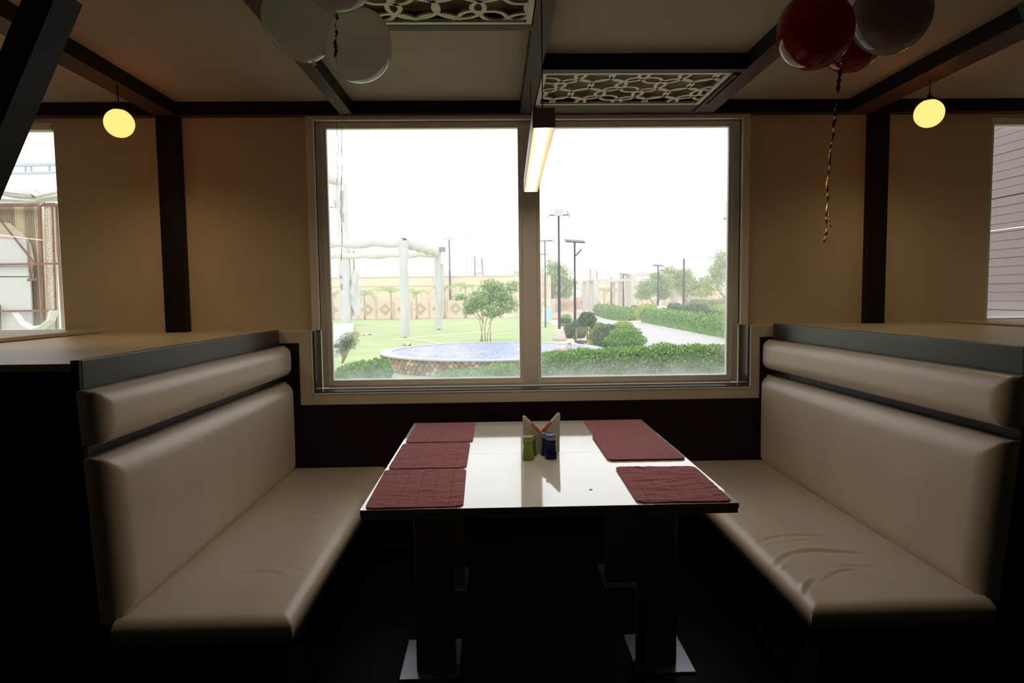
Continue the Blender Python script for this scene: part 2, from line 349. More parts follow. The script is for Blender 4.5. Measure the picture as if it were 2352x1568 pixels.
def bench(side, xb, xf, label, curves, kw, Yn, xj):
    """xb = face of the back board, xf = front of the seat, xj = where the seat meets the back"""
    s = side; Y0, Y1 = 2.015, 3.872
    def warp(P):
        P = P.copy(); P[:, 0] -= s*kw*(3.87-P[:, 1])*np.clip((P[:, 2]-.45)/.8, -.2, 1.1); return P
    def X(a, b): return (min(a, b), max(a, b))
    r = thing('bench', label, 'bench', ((xb+xf)/2, (Y0+Y1)/2, 0))
    def wbox(nm, a, b, m, bev):
        o = box(nm, a, b, m, bev=bev); n = len(o.data.vertices); P = np.zeros(n*3); o.data.vertices.foreach_get('co', P); P = P.reshape(-1, 3); P[:, 0] -= s*kw*(3.87-P[:, 1]); o.data.vertices.foreach_set('co', P.ravel()); return under(r, o)
    bx = X(xb, xb-s*.025); wbox('back_board', (bx[0], Yn+.04, .05), (bx[1], Y1, 1.262), LAM, .003); wbox('board_end', (bx[0]-.002, Yn+.025, .05), (bx[1]+(-.001 if s > 0 else .001), Yn+.04, 1.262), WOOD, .002)
    u = X(xb-s*.05, xf-s*.05); under(r, box('plinth', (u[0]+.001, 2.06, 0), (u[1], Y1, .372), WOOD, bev=.004))
    lean = (xj-.0*s-(xb+s*.095))   # how far the foot of the back cushion stands forward
    pillow('headrest', (xb, Yn, .998), (0, 0, 1), (0, 1, 0), (s, 0, 0), .172, 3.862-Yn, .046, .055, LEATHER, r, 6, 60, .010, .045, .006, warp=warp, rise=.034)
    ev_ = Vector((-(xj-s*.09-xb)/.52, 0, 1)); o_ = (xj-s*.09, Yn, .428)
    pillow('backrest', o_, tuple(ev_), (0, 1, 0), (s, 0, 0), .530, 3.866-Yn, .052, .075, LEATHER, r, 22, 60, .010, .055, .010, edges=(1, 1, 1, 1), warp=warp, rise=.036)
    x0_ = xj-s*.04
    pillow('seat', (x0_, Y0, .374), (s, 0, 0), (0, 1, 0), (0, 0, 1), abs(xf-x0_), 3.868-Y0, .030, .050, LEATHER, r, 56, 190, .008, .01, .006, edges=(0, 1, 1, 0), disp=wrinkle(curves, None), rise=.042)
    return r
def cp(L, ox, oy, k): return [(ox+x/k, oy+y/k) for x, y in L]
RC = [(cp([(515, 860), (620, 825), (780, 805), (960, 808), (1080, 822)], 1550, 950, 2.933), .0045, .010),
      (cp([(650, 995), (740, 935), (900, 905), (1100, 915), (1270, 925)], 1550, 950, 2.933), .007, .012),
      (cp([(845, 1190), (880, 1130), (935, 1085)], 1550, 950, 2.933), .006, .010),
      (cp([(950, 1120), (1080, 1050), (1210, 1030)], 1550, 950, 2.933), .004, .010),
      (cp([(1060, 1020), (1200, 1008), (1350, 1018)], 1550, 950, 2.933), .003, .009),
      (cp([(700, 1040), (780, 985)], 1550, 950, 2.933), .002, .008),
      (cp([(560, 875), (800, 845), (1000, 828)], 1550, 950, 2.933), .0025, .008)]
LC = [(cp([(1740, 440), (1850, 445), (1950, 468), (2015, 485)], 0, 1000, 2.613), .0035, .010),
      (cp([(1400, 820), (1620, 800), (1740, 830)], 0, 1000, 2.613), .0025, .012),
      (cp([(1735, 765), (1790, 780), (1830, 800)], 0, 1000, 2.613), .0025, .009),
      (cp([(2050, 385), (2150, 383)], 0, 1000, 2.613), .002, .009)]
bench(1, -1.255, -.645, 'left padded bench in cream leatherette with its back to the left partition', LC, .020, 2.05, -1.165)
bench(-1, 1.645, .995, 'right padded bench in cream leatherette with creased seat', RC, .045, 2.07, 1.557)
def partition(x0, x1, label):
    r = thing('partition', label, 'partition', ((x0+x1)/2, 3, 0))
    under(r, box('core', (x0+.002, 2.12, 0), (x1-.002, YLOW-.002, 1.225), WOOD))
    under(r, box('top', (x0, 2.10, 1.225), (x1, YLOW-.002, 1.25), LEDGE, bev=.002))
    under(r, box('end_panel', (x0, 2.10, 0), (x1, 2.12, 1.225), WOOD))
partition(-2.36, -1.325, 'low dark booth partition with cream top behind the left bench')
partition(1.762, 2.78, 'low dark booth partition with cream top behind the right bench')
# ------------------------------------------------------------------ tables
def table(y0, y1, label, seam):
    xa, xb = -.452, .805; r = thing('dining_table', label, 'table', ((xa+xb)/2, (y0+y1)/2, 0))
    under(r, box('tabletop', (xa, y0, .7465), (xb, y1, .75), TABLE))
    bm = bmesh.new(); add_box(bm, (xa, y0, .7325), (xb, y1, .7463), .001)
    under(r, bm_obj('edge_band', bm, EDGE)); under(r, box('lower_board', (xa+.002, y0+.003, .715), (xb-.002, y1-.003, .7305), EDGE, bev=.001))
    if seam: under(r, box('joint_mark', (.468, y0-.0008, .733), (.473, y0+.001, .7462), DARKM))
    yc = y0+.36
    for x in (-.245, .615):
        p = box('pedestal', (x-.075, yc-.03, .008), (x+.075, yc+.03, .705), PED, bev=.004); under(r, p)
        q = box('base_plate', (x-(.135 if x < 0 else .09), yc-.09, 0), (x+(.09 if x < 0 else .135), yc+.20, .008), PLATE, bev=.002); q.parent = p; q.matrix_parent_inverse = p.matrix_world.inverted(); q.matrix_parent_inverse = Matrix.Identity(4)
        q2 = box('top_bracket', (x-.11, yc-.10, .705), (x+.11, yc+.14, .715), PED); under(r, q2)
table(2.14, 2.879, 'white laminate booth table nearest the camera', True)
table(2.881, 3.62, 'white laminate booth table butted on behind, next to the window wall', False)
# placemats
def mat_cloth():
    m = bpy.data.materials.new('maroon_quilt'); m.use_nodes = True; t = m.node_tree; b = t.nodes['Principled BSDF']; L = t.links.new
    b.inputs['Roughness'].default_value = .85; b.inputs['Sheen Weight'].default_value = .25; b.inputs['Specular IOR Level'].default_value = .2
    tc = N(t, 'ShaderNodeTexCoord'); sx = N(t, 'ShaderNodeSeparateXYZ'); L(tc.outputs['Object'], sx.inputs[0])
    def M(op, a, b=None):
        n = N(t, 'ShaderNodeMath', operation=op)
        for i, v in enumerate((a, b)):
            if v is None: continue
            if isinstance(v, (int, float)): n.inputs[i].default_value = v
            else: L(v, n.inputs[i])
        return n.outputs[0]
    fx = M('FLOORED_MODULO', M('ADD', sx.outputs['X'], .0285), .057); line = M('LESS_THAN', M('ABSOLUTE', M('SUBTRACT', fx, .0285)), .0016)
    pale = M('LESS_THAN', M('ABSOLUTE', M('SUBTRACT', fx, .0325)), .0012)
    dash = M('LESS_THAN', M('FLOORED_MODULO', sx.outputs['Y'], .022), .013); k = M('MULTIPLY', line, dash)
    n = N(t, 'ShaderNodeTexNoise'); n.inputs['Scale'].default_value = 25; n.inputs['Detail'].default_value = 5; L(tc.outputs['Object'], n.inputs[0])
    r = N(t, 'ShaderNodeValToRGB'); r.color_ramp.elements[0].color = (.29, .052, .064, 1); r.color_ramp.elements[1].color = (.43, .105, .118, 1); L(n.outputs[0], r.inputs[0])
    a = N(t, 'ShaderNodeMix', data_type='RGBA'); L(k, a.inputs[0]); L(r.outputs[0], a.inputs[6]); a.inputs[7].default_value = (.07, .005, .010, 1)
    c = N(t, 'ShaderNodeMix', data_type='RGBA'); L(M('MULTIPLY', pale, .5), c.inputs[0]); L(a.outputs[2], c.inputs[6]); c.inputs[7].default_value = (.36, .13, .13, 1)
    L(c.outputs[2], b.inputs['Base Color'])
    n2 = N(t, 'ShaderNodeTexNoise'); n2.inputs['Scale'].default_value = 70; L(tc.outputs['Object'], n2.inputs[0])
    bp = N(t, 'ShaderNodeBump'); bp.inputs['Strength'].default_value = .5; bp.inputs['Distance'].default_value = .003; L(n2.outputs[0], bp.inputs['Height']); L(bp.outputs[0], b.inputs['Normal'])
    return m
CLOTH = mat_cloth()
def placemat(x0, y0, x1, y1, label, amp, lift=0, rot=0, seed=0):
    r = np.random.default_rng(seed+3); nx, ny = 70, 90; w, h = x1-x0, y1-y0
    U, V = np.meshgrid(np.linspace(-1, 1, nx), np.linspace(-1, 1, ny), indexing='ij')
    X = U*w/2; Y = V*h/2
    cr = .03; # rounded corners
    qx = np.clip(np.abs(X)-(w/2-cr), 0, None); qy = np.clip(np.abs(Y)-(h/2-cr), 0, None); d = np.hypot(qx, qy); mx = np.maximum(qx, qy)
    s = np.where(d > 0, mx/np.where(d > 0, d, 1), 1); X = np.sign(X)*(np.minimum(np.abs(X), w/2-cr)+qx*s); Y = np.sign(Y)*(np.minimum(np.abs(Y), h/2-cr)+qy*s)
    Z = np.zeros_like(X)
    for k in range(9):
        a = r.uniform(0, math.pi); f = r.uniform(14, 55); Z += math.sin(1)*np.sin((X*math.cos(a)*.6+Y*math.sin(a)*1.4)*f+r.uniform(0, 6))*r.uniform(.3, 1)*32/f
    for k in range(int(amp*5000)):
        a = r.uniform(-.5, .5); cx, cy = r.uniform(-w/2, w/2), r.uniform(-h/2, h/2); ln = r.uniform(.03, .08)
        u = (X-cx)*math.cos(a)+(Y-cy)*math.sin(a); v = -(X-cx)*math.sin(a)+(Y-cy)*math.cos(a); Z += 3.2*np.exp(-(u/ln)**2-(v/.008)**2)
    Z = (Z-Z.min())/(Z.max()-Z.min())*amp
    Z = Z*.75+.0015*np.abs(np.sin((X)/.057*math.pi))**.5
    th = .0016; P = np.stack([X, Y, Z+th+lift], -1).reshape(-1, 3); B = np.stack([X*.997, Y*.997, np.maximum(Z*.8+lift, .0002)], -1).reshape(-1, 3)
    i, j = np.meshgrid(np.arange(nx-1), np.arange(ny-1), indexing='ij'); k = (i*ny+j).ravel(); q = np.stack([k, k+ny, k+ny+1, k+1], 1); n_ = nx*ny
    ring = [a*ny for a in range(nx)]+[(nx-1)*ny+b for b in range(1, ny)]+[a*ny+ny-1 for a in range(nx-2, -1, -1)]+[b for b in range(ny-2, 0, -1)]
    ring = np.array(ring); nxt = np.roll(ring, -1); side = np.stack([ring+n_, nxt+n_, nxt, ring], 1)
    o = npmesh('placemat', np.concatenate([P, B]), np.concatenate([q, q[:, ::-1]+n_, side]), CLOTH, None, True)
    o.location = ((x0+x1)/2, (y0+y1)/2, .7502); o.rotation_euler.z = rot
    tag(o, label, 'placemat')
placemat(-.443, 2.148, -.118, 2.622, 'maroon quilted placemat at the near left corner of the table', .009, rot=.02, seed=1)
placemat(-.441, 2.645, -.124, 3.10, 'maroon quilted placemat in the middle of the left side', .007, seed=2)
placemat(-.435, 3.122, -.114, 3.60, 'maroon quilted placemat at the far left corner by the window', .004, seed=3)
placemat(.470, 2.150, .790, 2.605, 'crumpled maroon placemat at the near right corner of the table', .012, rot=-.015, seed=4)
placemat(.466, 2.715, .797, 3.20, 'flat maroon placemat in the middle of the right side', .003, lift=.003, seed=5)
placemat(.478, 3.207, .80, 3.60, 'maroon placemat at the far right corner, tucked against the middle one', .004, seed=6)
# ------------------------------------------------------------------ shakers and napkins
def tinted(name, c, body=.6):
    m = mat(name, c, .12, spec=.6); b = m.node_tree.nodes['Principled BSDF']; b.inputs['Transmission Weight'].default_value = body; b.inputs['IOR'].default_value = 1.3; return m
def shaker(x, y, cg, cl, label, s=1.0):
    r = thing('shaker', label, 'shaker', (x, y, .7502))
    P = [(0, 0), (.0245, 0), (.0262, .004), (.0255, .014), (.0225, .032), (.0205, .048), (.0205, .060), (.0215, .070), (.0222, .076), (.021, .0785), (0, .0785)]
    lathe('body', [(a*s, z*s) for a, z in P], cg, r)
    lathe('collar', [(0, .0786*s), (.0205*s, .0786*s), (.0212*s, .081*s), (.0208*s, .0925*s), (0, .0925*s)], COLLAR, r)
    lathe('lid', [(0, .0926*s), (.0215*s, .0926*s), (.0222*s, .0945*s), (.0215*s, .0985*s), (.016*s, .1005*s), (0, .101*s)], cl, r)
COLLAR = mat('shaker_collar', (.55, .50, .47), .35)
shaker(.134, 2.775, tinted('green_glass', (.42, .52, .10), .25), tinted('green_lid', (.50, .55, .20), .1), 'olive green salt shaker before the napkins')
shaker(.232, 2.785, tinted('navy_glass', (.012, .018, .10), .15), mat('blue_lid', (.10, .20, .55), .25), 'dark blue pepper shaker with a light blue cap', 1.03)
shaker(.150, 2.838, tinted('green_glass_mirrored', (.25, .34, .06), .35), tinted('green_lid_mirrored', (.34, .38, .12), .2), 'second green shaker tucked behind the olive one, mostly hidden', .92)  # dimmer copy added for the green shaker's reflection in the holder
shaker(.218, 2.842, tinted('blue_glass_mirrored', (.02, .05, .22), .15), mat('blue_lid_mirrored', (.07, .15, .45), .25), 'second blue shaker peeking out between the napkins and the front blue one', .98)  # likewise a dimmer copy added as the blue shaker's reflection
NAP = mat('napkin_paper', (.80, .75, .65), .9, var=.02); NAPO = mat('napkin_print', (.78, .22, .10), .9, var=.25, vscale=300)
hold = thing('napkin_holder', 'white plastic napkin holder standing on the table joint', 'napkin holder', (.2, 2.89, .7502))
HW = mat('holder_plastic', (.62, .56, .50), .3)
under(hold, box('base', (.135, 2.866, .7502), (.262, 2.915, .7542), HW, bev=.001))
under(hold, box('front_plate', (.168, 2.866, .7542), (.232, 2.868, .838), HW, bev=.0005))
under(hold, box('back_plate', (.168, 2.913, .7542), (.232, 2.915, .838), HW, bev=.0005))
bm = bmesh.new()
for k in range(3): 
    c = bmesh.ops.create_cone(bm, segments=10, radius1=.0016, radius2=.0016, depth=.0008, cap_ends=True, matrix=Matrix.Translation((.196+.003*k, 2.8656, .805-.013*k)) @ Matrix.Rotation(math.pi/2, 4, 'X'))
under(hold, bm_obj('vent_dot', bm, DARKM))
def napkin(k, sgn):
    y = 2.8695+.0052*k; z = .7545; dz = random.uniform(-.004, .006); dx = random.uniform(-.002, .003)
    if sgn < 0: P = [(.119, z), (.119-dx, .913+dz*.5), (.126, .914+dz*.5), (.196, .841+dz), (.196, z)]
    else: P = [(.198, z), (.198, .841+dz), (.272, .922+dz), (.281+dx, .922+dz), (.277, z)]
    bm = bmesh.new(); n = len(P); f = [bm.verts.new((x, y, q)) for x, q in P]; b = [bm.verts.new((x, y+.0036, q)) for x, q in P]
    bm.faces.new(f); bm.faces.new(b[::-1])
    for i in range(n): bm.faces.new((f[i], b[i], b[(i+1) % n], f[(i+1) % n]))
    o = bm_obj('napkin', bm, NAP); re_origin(o, (.2, y, .7545))
    # printed band along the cut edge
    a, c = (P[2], P[3]) if sgn < 0 else (P[2], P[1]); a, c = Vector((a[0], 0, a[1])), Vector((c[0], 0, c[1]))
    t0, t1 = (.42, .99) if sgn < 0 else (.42, .99); p, q = a.lerp(c, t0), a.lerp(c, t1); nrm = Vector((-(q-p).z, 0, (q-p).x)).normalized()
    if nrm.z < 0: nrm = -nrm
    bm = bmesh.new(); vs_ = []
    for pt in (p, q):
        for yy in (y+.0002, y+.0034): vs_.append(bm.verts.new((pt.x-.2+nrm.x*.0004, yy-y, pt.z-.7545+nrm.z*.0004)))
    inw = -nrm*.007
    for pt in (p, q): vs_.append(bm.verts.new((pt.x-.2+inw.x, -.0003, pt.z-.7545+inw.z)))
    for pt in (p, q): vs_.append(bm.verts.new((pt.x-.2+nrm.x*.0004, -.0003, pt.z-.7545+nrm.z*.0004)))
    bm.faces.new((vs_[0], vs_[1], vs_[3], vs_[2])); bm.faces.new((vs_[4], vs_[5], vs_[7], vs_[6]))
    bm_obj('printed_band', bm, NAPO, o)
    side = 'left' if sgn < 0 else 'right'
    pos = ['frontmost', 'second', 'third', 'fourth', 'fifth', 'sixth', 'seventh', 'backmost'][k]
    tag(o, '%s folded white paper napkin of the %s stack, orange printed edge' % (pos, side), 'napkin', 'napkins folded to points in the %s side of the holder' % side)
for k in range(8):
    napkin(k, -1); napkin(k, 1)
tag(lathe('ring_stain', [(0, 0), (.006, 0), (.006, .0012), (0, .0014)], EDGE, None, tuple(gnd(1357, 1124, .7503)), 10), 'small dark crumb lying on the white table', 'crumb')
# ------------------------------------------------------------------ lights of the room
REFL = mat('reflector_cream', (.34, .27, .17), .5)
DIFF = emat('light_strip', (1, .84, .62), 30)
def pendant(x0, y0, x1, y1, zb, label, lamp=True):
    L = math.hypot(x1-x0, y1-y0); r = thing('linear_pendant', label, 'pendant light', ((x0+x1)/2, (y0+y1)/2, zb)); r.rotation_euler.z = -math.atan2(x1-x0, y1-y0)
    h = L/2; w = .0365
    boxes('housing', [((-w, -h, .012), (w, h, .062)), ((-w, -h, 0), (-w+.002, h, .012)), ((w-.002, -h, 0), (w, h, .012)), ((-w+.002, -h, 0), (w-.002, -h+.003, .012)), ((-w+.002, h-.003, 0), (w-.002, h, .012))], FIX, r)
    bm = bmesh.new()
    for sg in (-1, 1): bm.faces.new([bm.verts.new(c_) for c_ in ((sg*(w-.002), -h+.003, .0005), (sg*(w-.002), h-.003, .0005), (sg*.013, h-.003, .010), (sg*.013, -h+.003, .010))])
    bm_obj('reflector', bm, REFL, r)
    bm = bmesh.new(); pr = [(-.013, .0115), (-.012, .004), (0, .0005), (.012, .004), (.013, .0115)]; A = [bm.verts.new((x, -h+.007, z)) for x, z in pr]; B = [bm.verts.new((x, h-.007, z)) for x, z in pr]
    for k in range(4): bm.faces.new((A[k], A[k+1], B[k+1], B[k]))
    bm.faces.new(A); bm.faces.new(B[::-1]); bm_obj('diffuser', bm, DIFF, r)
    for y in (-h+.08, h-.12): 
        tube('cable', [(0, y, .062), (0, y, BZ-zb if abs((x0+x1)/2-.2) < .05 else ZC-zb)], .0022, DARKM, r); lathe('cable_clamp', [(0, .062), (.008, .062), (.008, .078), (0, .08)], DARKM, r, (0, y, 0), 10)
pendant(.166, 2.17, .196, 3.50, 1.985, 'long suspended strip light hanging over the table')
pendant(-4.05, 2.1, -4.05, 3.3, 1.985, 'strip light over the neighbouring booth to the left, seen only mirrored in the glass')
pendant(4.6, 2.1, 4.6, 3.3, 1.985, 'strip light over the neighbouring booth to the right, seen only mirrored in the glass')
GLOBE = emat('opal_glass', (1, .345, .10), 1.75)
def globe(x, y, z, top, label, r0=.069):
    r = thing('globe_lamp', label, 'pendant lamp', (x, y, z))
    P = [(r0*math.sin(t), -r0*math.cos(t)) for t in np.linspace(0, math.pi*.86, 20)]
    lathe('globe', [(0 if i == 0 else a, b) for i, (a, b) in enumerate(P)], GLOBE, r)
    lathe('cap', [(0, .066), (.030, .062), (.034, .068), (.030, .074), (.012, .080), (.010, .090), (.004, .10), (0, .10)], DARKM, r)
    tube('cord', [(0, 0, .10), (0, 0, top-z)], .0025, DARKM, r)
    l = bpy.data.lights.new('globe_bulb', 'SPOT'); l.energy = 3.0; l.color = (1, .73, .38); l.shadow_soft_size = .04; l.spot_size = math.radians(176); l.spot_blend = 1
    lo = bpy.data.objects.new('globe_bulb', l); COL.objects.link(lo); lo.location = (0, 0, -.125); lo.parent = r
globe(-1.86, 3.42, 2.325, BZ, 'glowing yellow globe lamp hanging left of the window')
globe(2.22, 3.38, 2.343, BZ, 'glowing yellow globe lamp hanging right of the window')
globe(-1.87, 2.52, 2.325, BZ, 'glowing yellow globe lamp cut off by the left edge')
# ------------------------------------------------------------------ balloons
def latex(name, c, tr=.62):
    m = bpy.data.materials.new(name); m.use_nodes = True; t = m.node_tree; t.nodes.clear(); L = t.links.new
    o = N(t, 'ShaderNodeOutputMaterial'); d = N(t, 'ShaderNodeBsdfDiffuse'); d.inputs[0].default_value = (*c, 1); s = N(t, 'ShaderNodeBsdfTranslucent'); s.inputs[0].default_value = (*c, 1)
    g = N(t, 'ShaderNodeBsdfGlossy'); g.inputs['Roughness'].default_value = .06; m1 = N(t, 'ShaderNodeMixShader'); m1.inputs[0].default_value = tr; L(d.outputs[0], m1.inputs[1]); L(s.outputs[0], m1.inputs[2])
    fr = N(t, 'ShaderNodeFresnel'); fr.inputs[0].default_value = 1.35; m2 = N(t, 'ShaderNodeMixShader'); L(fr.outputs[0], m2.inputs[0]); L(m1.outputs[0], m2.inputs[1]); L(g.outputs[0], m2.inputs[2]); L(m2.outputs[0], o.inputs[0]); return m
LW, LR, LP = latex('white_latex', (.95, .93, .88), .72), latex('red_latex', (.48, .010, .004)), latex('pale_latex', (.50, .40, .36))
def balloon(px, py, Y, r, m, label, tilt=(0, 0, 0), group=None):
    c = atY(px, py, Y); o = thing('balloon', label, 'balloon', c, group); o.rotation_euler = tilt
    P = []
    for t in np.linspace(0, math.pi, 28):
        z = -math.cos(t); rr = math.sin(t); P.append((rr*r*(1-.10*max(0, -z)), z*r*(1.16 if z < 0 else 1.0)))
    P[0] = (0, P[0][1]); P[-1] = (0, P[-1][1]); lathe('skin', P, m, o, seg=40)
    lathe('knot', [(.002, -1.13*r), (.006, -1.165*r), (.0045, -1.19*r), (.010, -1.235*r), (0, -1.23*r)], m, o, seg=12)
balloon(687, 42, 2.25, .118, LW, 'left of the two large white balloons near the ceiling', (.25, -.3, .2))
balloon(822, 108, 2.30, .114, LW, 'right and lower of the two large white balloons near the ceiling', (2.9, .4, 0))
balloon(775, -58, 1.95, .10, LW, 'white balloon above and between the other two, cut off by the top edge', (2.9, .1, 0))
balloon(1872, 72, 2.25, .122, LR, 'large dark red balloon near the ceiling, upper left of its cluster', (2.6, -.2, 0))
balloon(1955, 98, 2.46, .104, LR, 'small red balloon tucked under the others in the right cluster', (2.9, .1, 0))
balloon(2046, 34, 2.30, .128, LP, 'pale pinkish balloon at the right of the red ones', (2.6, .4, 0))
GOLD = mat('gold_foil', (.95, .60, .14), .36, metal=.85, bump=.4, bscale=200); BRN = mat('dark_ribbon', (.16, .075, .035), .35, metal=.5)
def ribbon(pix, Y, w, m, label, twist=3, name='balloon_ribbon', n=110):
    P = np.array([list(atY(a, b, Y)) for a, b in pix]); t = np.linspace(0, len(P)-1, n); i = np.minimum(t.astype(int), len(P)-2); C = P[i]+(P[i+1]-P[i])*(t-i)[:, None]
    V = []
    for k in range(n):
        a = twist*2*math.pi*k/n+.6*math.sin(k*.31); ww = w*(1+.3*math.sin(k*.9))/2; d = np.array([math.cos(a), math.sin(a), 0])*ww; o = np.array([math.sin(k*.21)*.002, math.cos(k*.17)*.002, 0])
        e = np.array([-math.sin(a), math.cos(a), 0])*.0003
        V += [C[k]-d+o-e, C[k]+d+o-e, C[k]+d+o+e, C[k]-d+o+e]
    V = np.array(V); org = C[0].copy(); Q = []
    for k in range(n-1):
        b = 4*k; Q += [[b+j, b+(j+1) % 4, b+4+(j+1) % 4, b+4+j] for j in range(4)]
    o = npmesh(name, V-org, Q, m); o.location = org; return tag(o, label, 'ribbon')
ribbon([(1941, 115), (1932, 150), (1920, 240), (1915, 290)], 2.36, .012, BRN, 'dark upper length of ribbon hanging under the red balloons', 1)
ribbon([(1915, 290), (1907, 350), (1900, 430), (1899, 500), (1894, 556)], 2.36, .009, GOLD, 'shiny gold ribbon dangling before the wall right of the window', 5)
ribbon([(1900, 480), (1904, 505), (1910, 522)], 2.37, .004, GOLD, 'short stray curl of gold ribbon beside the long one', 1, n=30)
ribbon([(774, 0), (772, 60), (770, 130)], 2.17, .010, BRN, 'dark short ribbon between the two white balloons', .6)
ribbon([(771, 130), (776, 195), (784, 262), (786, 330), (783, 420), (785, 520), (784, 600)], 2.2, .0016, GOLD, 'thin gold thread dangling before the left edge of the window', 3)
ribbon([(772, 190), (774, 262), (776, 340), (774, 420)], 2.2, .0012, BRN, 'thin dark thread dangling beside the gold one', 3)
# ================================================================== OUTSIDE
LAWN = mat('lawn', (.30, .40, .17), .95, c2=(.40, .47, .24), vscale=1.3, bump=.6, bscale=60, stretch=(.6, 1.6, 1))
PATHM = mat('pale_concrete', (.43, .425, .42), .8, var=.05, vscale=2); DIRT = mat('pale_dirt', (.62, .55, .45), .9, var=.08, vscale=1)
struct(box('ground', (-60, 4.26, GZ-.3), (90, 130, GZ-.02), DIRT))
def flat(name, pts, z0, z1, m):
    bm = bmesh.new(); b = [bm.verts.new((p[0], p[1], z0)) for p in pts]; t = [bm.verts.new((p[0], p[1], z1)) for p in pts]; n = len(pts)
    bm.faces.new(b[::-1]); bm.faces.new(t)
    for i in range(n): bm.faces.new((b[i], b[(i+1) % n], t[(i+1) % n], t[i]))
    return bm_obj(name, bm, m)
struct(flat('lawn', [(-28, 4.3), (1.5, 4.3), (1.4, 19), (2.6, 26), (3.3, 36), (3.0, 48.6), (-28, 48.6)], GZ-.03, GZ, LAWN))
g = gnd
pp = [g(1250, 870), g(1330, 812), g(1392, 808), g(1470, 805), g(1462, 775), g(1425, 752), g(1370, 738), g(1300, 733), g(1250, 727), g(1250, 720), g(1330, 716), g(1372, 723), g(1400, 737), g(1478, 741), g(1545, 757), g(1680, 778), g(1760, 800), g(1800, 890)]
struct(flat('path', [(p.x, p.y) for p in pp], GZ-.05, GZ+.012, PATHM))
lp = [g(1640, 750), g(1760, 765), g(1760, 735), g(1600, 735)]
struct(flat('path_2', [(p.x, p.y) for p in lp], GZ-.05, GZ+.01, PATHM))
hz = bpy.data.materials.new('haze'); hz.use_nodes = True; t = hz.node_tree; t.nodes.clear(); o = N(t, 'ShaderNodeOutputMaterial'); v = N(t, 'ShaderNodeVolumeScatter'); v.inputs['Density'].default_value = .0042; v.inputs['Color'].default_value = (.98, .985, 1, 1); v.inputs['Anisotropy'].default_value = .3; t.links.new(v.outputs[0], o.inputs['Volume'])
tag(box('haze', (-59, 8, GZ-.01), (89, 128, 24), hz), 'thin pale haze hanging over the garden', 'haze', kind='stuff')
# ------------------------------------------------------------------ leaves
def leafcloud(name, pts, size, m, parent=None, core=None, aspect=.5, nrm=None):
    n = len(pts); a = rng.normal(size=(n, 3)); a /= np.linalg.norm(a, axis=1, keepdims=True); b = rng.normal(size=(n, 3)); b -= (a*b).sum(1, keepdims=True)*a; b /= np.linalg.norm(b, axis=1, keepdims=True)
    s = size*rng.uniform(.6, 1.3, (n, 1)); c = np.cross(a, b)*s*.18
    V = np.stack([pts-a*s, pts+b*s*aspect+c, pts+a*s, pts-b*s*aspect+c], 1).reshape(-1, 3); Q = np.arange(4*n).reshape(n, 4)
    if core is not None:
        cv, cq = core; Q = np.concatenate([Q, cq+len(V)]); V = np.concatenate([V, cv])
    return npmesh(name, V, Q, m, parent)
def ball(n, r, inner=.55):
    d = rng.normal(size=(n, 3)); d /= np.linalg.norm(d, axis=1, keepdims=True)
    bump = 1+.10*np.sin(d[:, :1]*7+3)*np.sin(d[:, 1:2]*6)+.08*np.sin(d[:, 2:3]*9+1)
    return d*rng.uniform(inner, 1.03, (n, 1))*bump*np.array(r)
def core_ball(r, nu=14, nv=9):
    V, Q = [], []
    for j in range(nv+1):
        t = math.pi*j/nv
        for i in range(nu): p = 2*math.pi*i/nu; V.append((r[0]*math.sin(t)*math.cos(p), r[1]*math.sin(t)*math.sin(p), -r[2]*math.cos(t)))
    for j in range(nv):
        for i in range(nu): Q.append((j*nu+i, j*nu+(i+1) % nu, (j+1)*nu+(i+1) % nu, (j+1)*nu+i))
    return np.array(V), np.array(Q)
L_HEDGE = leafmat('hedge_leaf', (.12, .26, .07), (.36, .56, .20)); L_DARK = leafmat('dark_leaf', (.09, .16, .08), (.28, .38, .22)); L_LIME = leafmat('lime_leaf', (.28, .42, .08), (.56, .66, .20))
L_TREE = leafmat('tree_leaf', (.22, .36, .14), (.48, .60, .30)); L_PALE = leafmat('pale_leaf', (.30, .40, .15), (.54, .62, .32)); L_PALM = leafmat('palm_leaf', (.26, .40, .14), (.50, .58, .28))
BARK = mat('bark', (.34, .26, .18), .9, var=.2, vscale=8); BARKP = mat('pale_bark', (.46, .36, .26), .9, var=.2)
def bush(c, r, m, label, n=2500, size=.03, name='clipped_bush', cat='bush', stem=0, extra=None, group=None):
    """round bush standing at c (ground point); stem > 0 lifts the ball on a trunk"""
    c = Vector(c); o = thing(name, label, cat, c, group); P = ball(n, r, .8)
    if extra is not None: P = extra(P)
    low = P[:, 2] < -r[2]*.75; P[low, 2] = -r[2]*.75
    cv, cq = core_ball([x*.86 for x in r]); z = stem+r[2]*(.86 if stem else .8)
    if not stem: cv[:, 2] = np.maximum(cv[:, 2], -z)
    P[:, 2] = np.maximum(P[:, 2], -z) if not stem else P[:, 2]
    f = leafcloud('foliage', P+[0, 0, z], size, m, o, (cv+[0, 0, z], cq))
    if stem:
        for k in range(3): tube('stem', [(.04*math.cos(2*k), .04*math.sin(2*k), -.03), (.02*math.cos(2*k+1), .02*math.sin(2*k+1), stem*.6), (.06*math.cos(2*k), .05*math.sin(2*k), stem+r[2]*.5)], .014, BARK, o, 5)
    return o
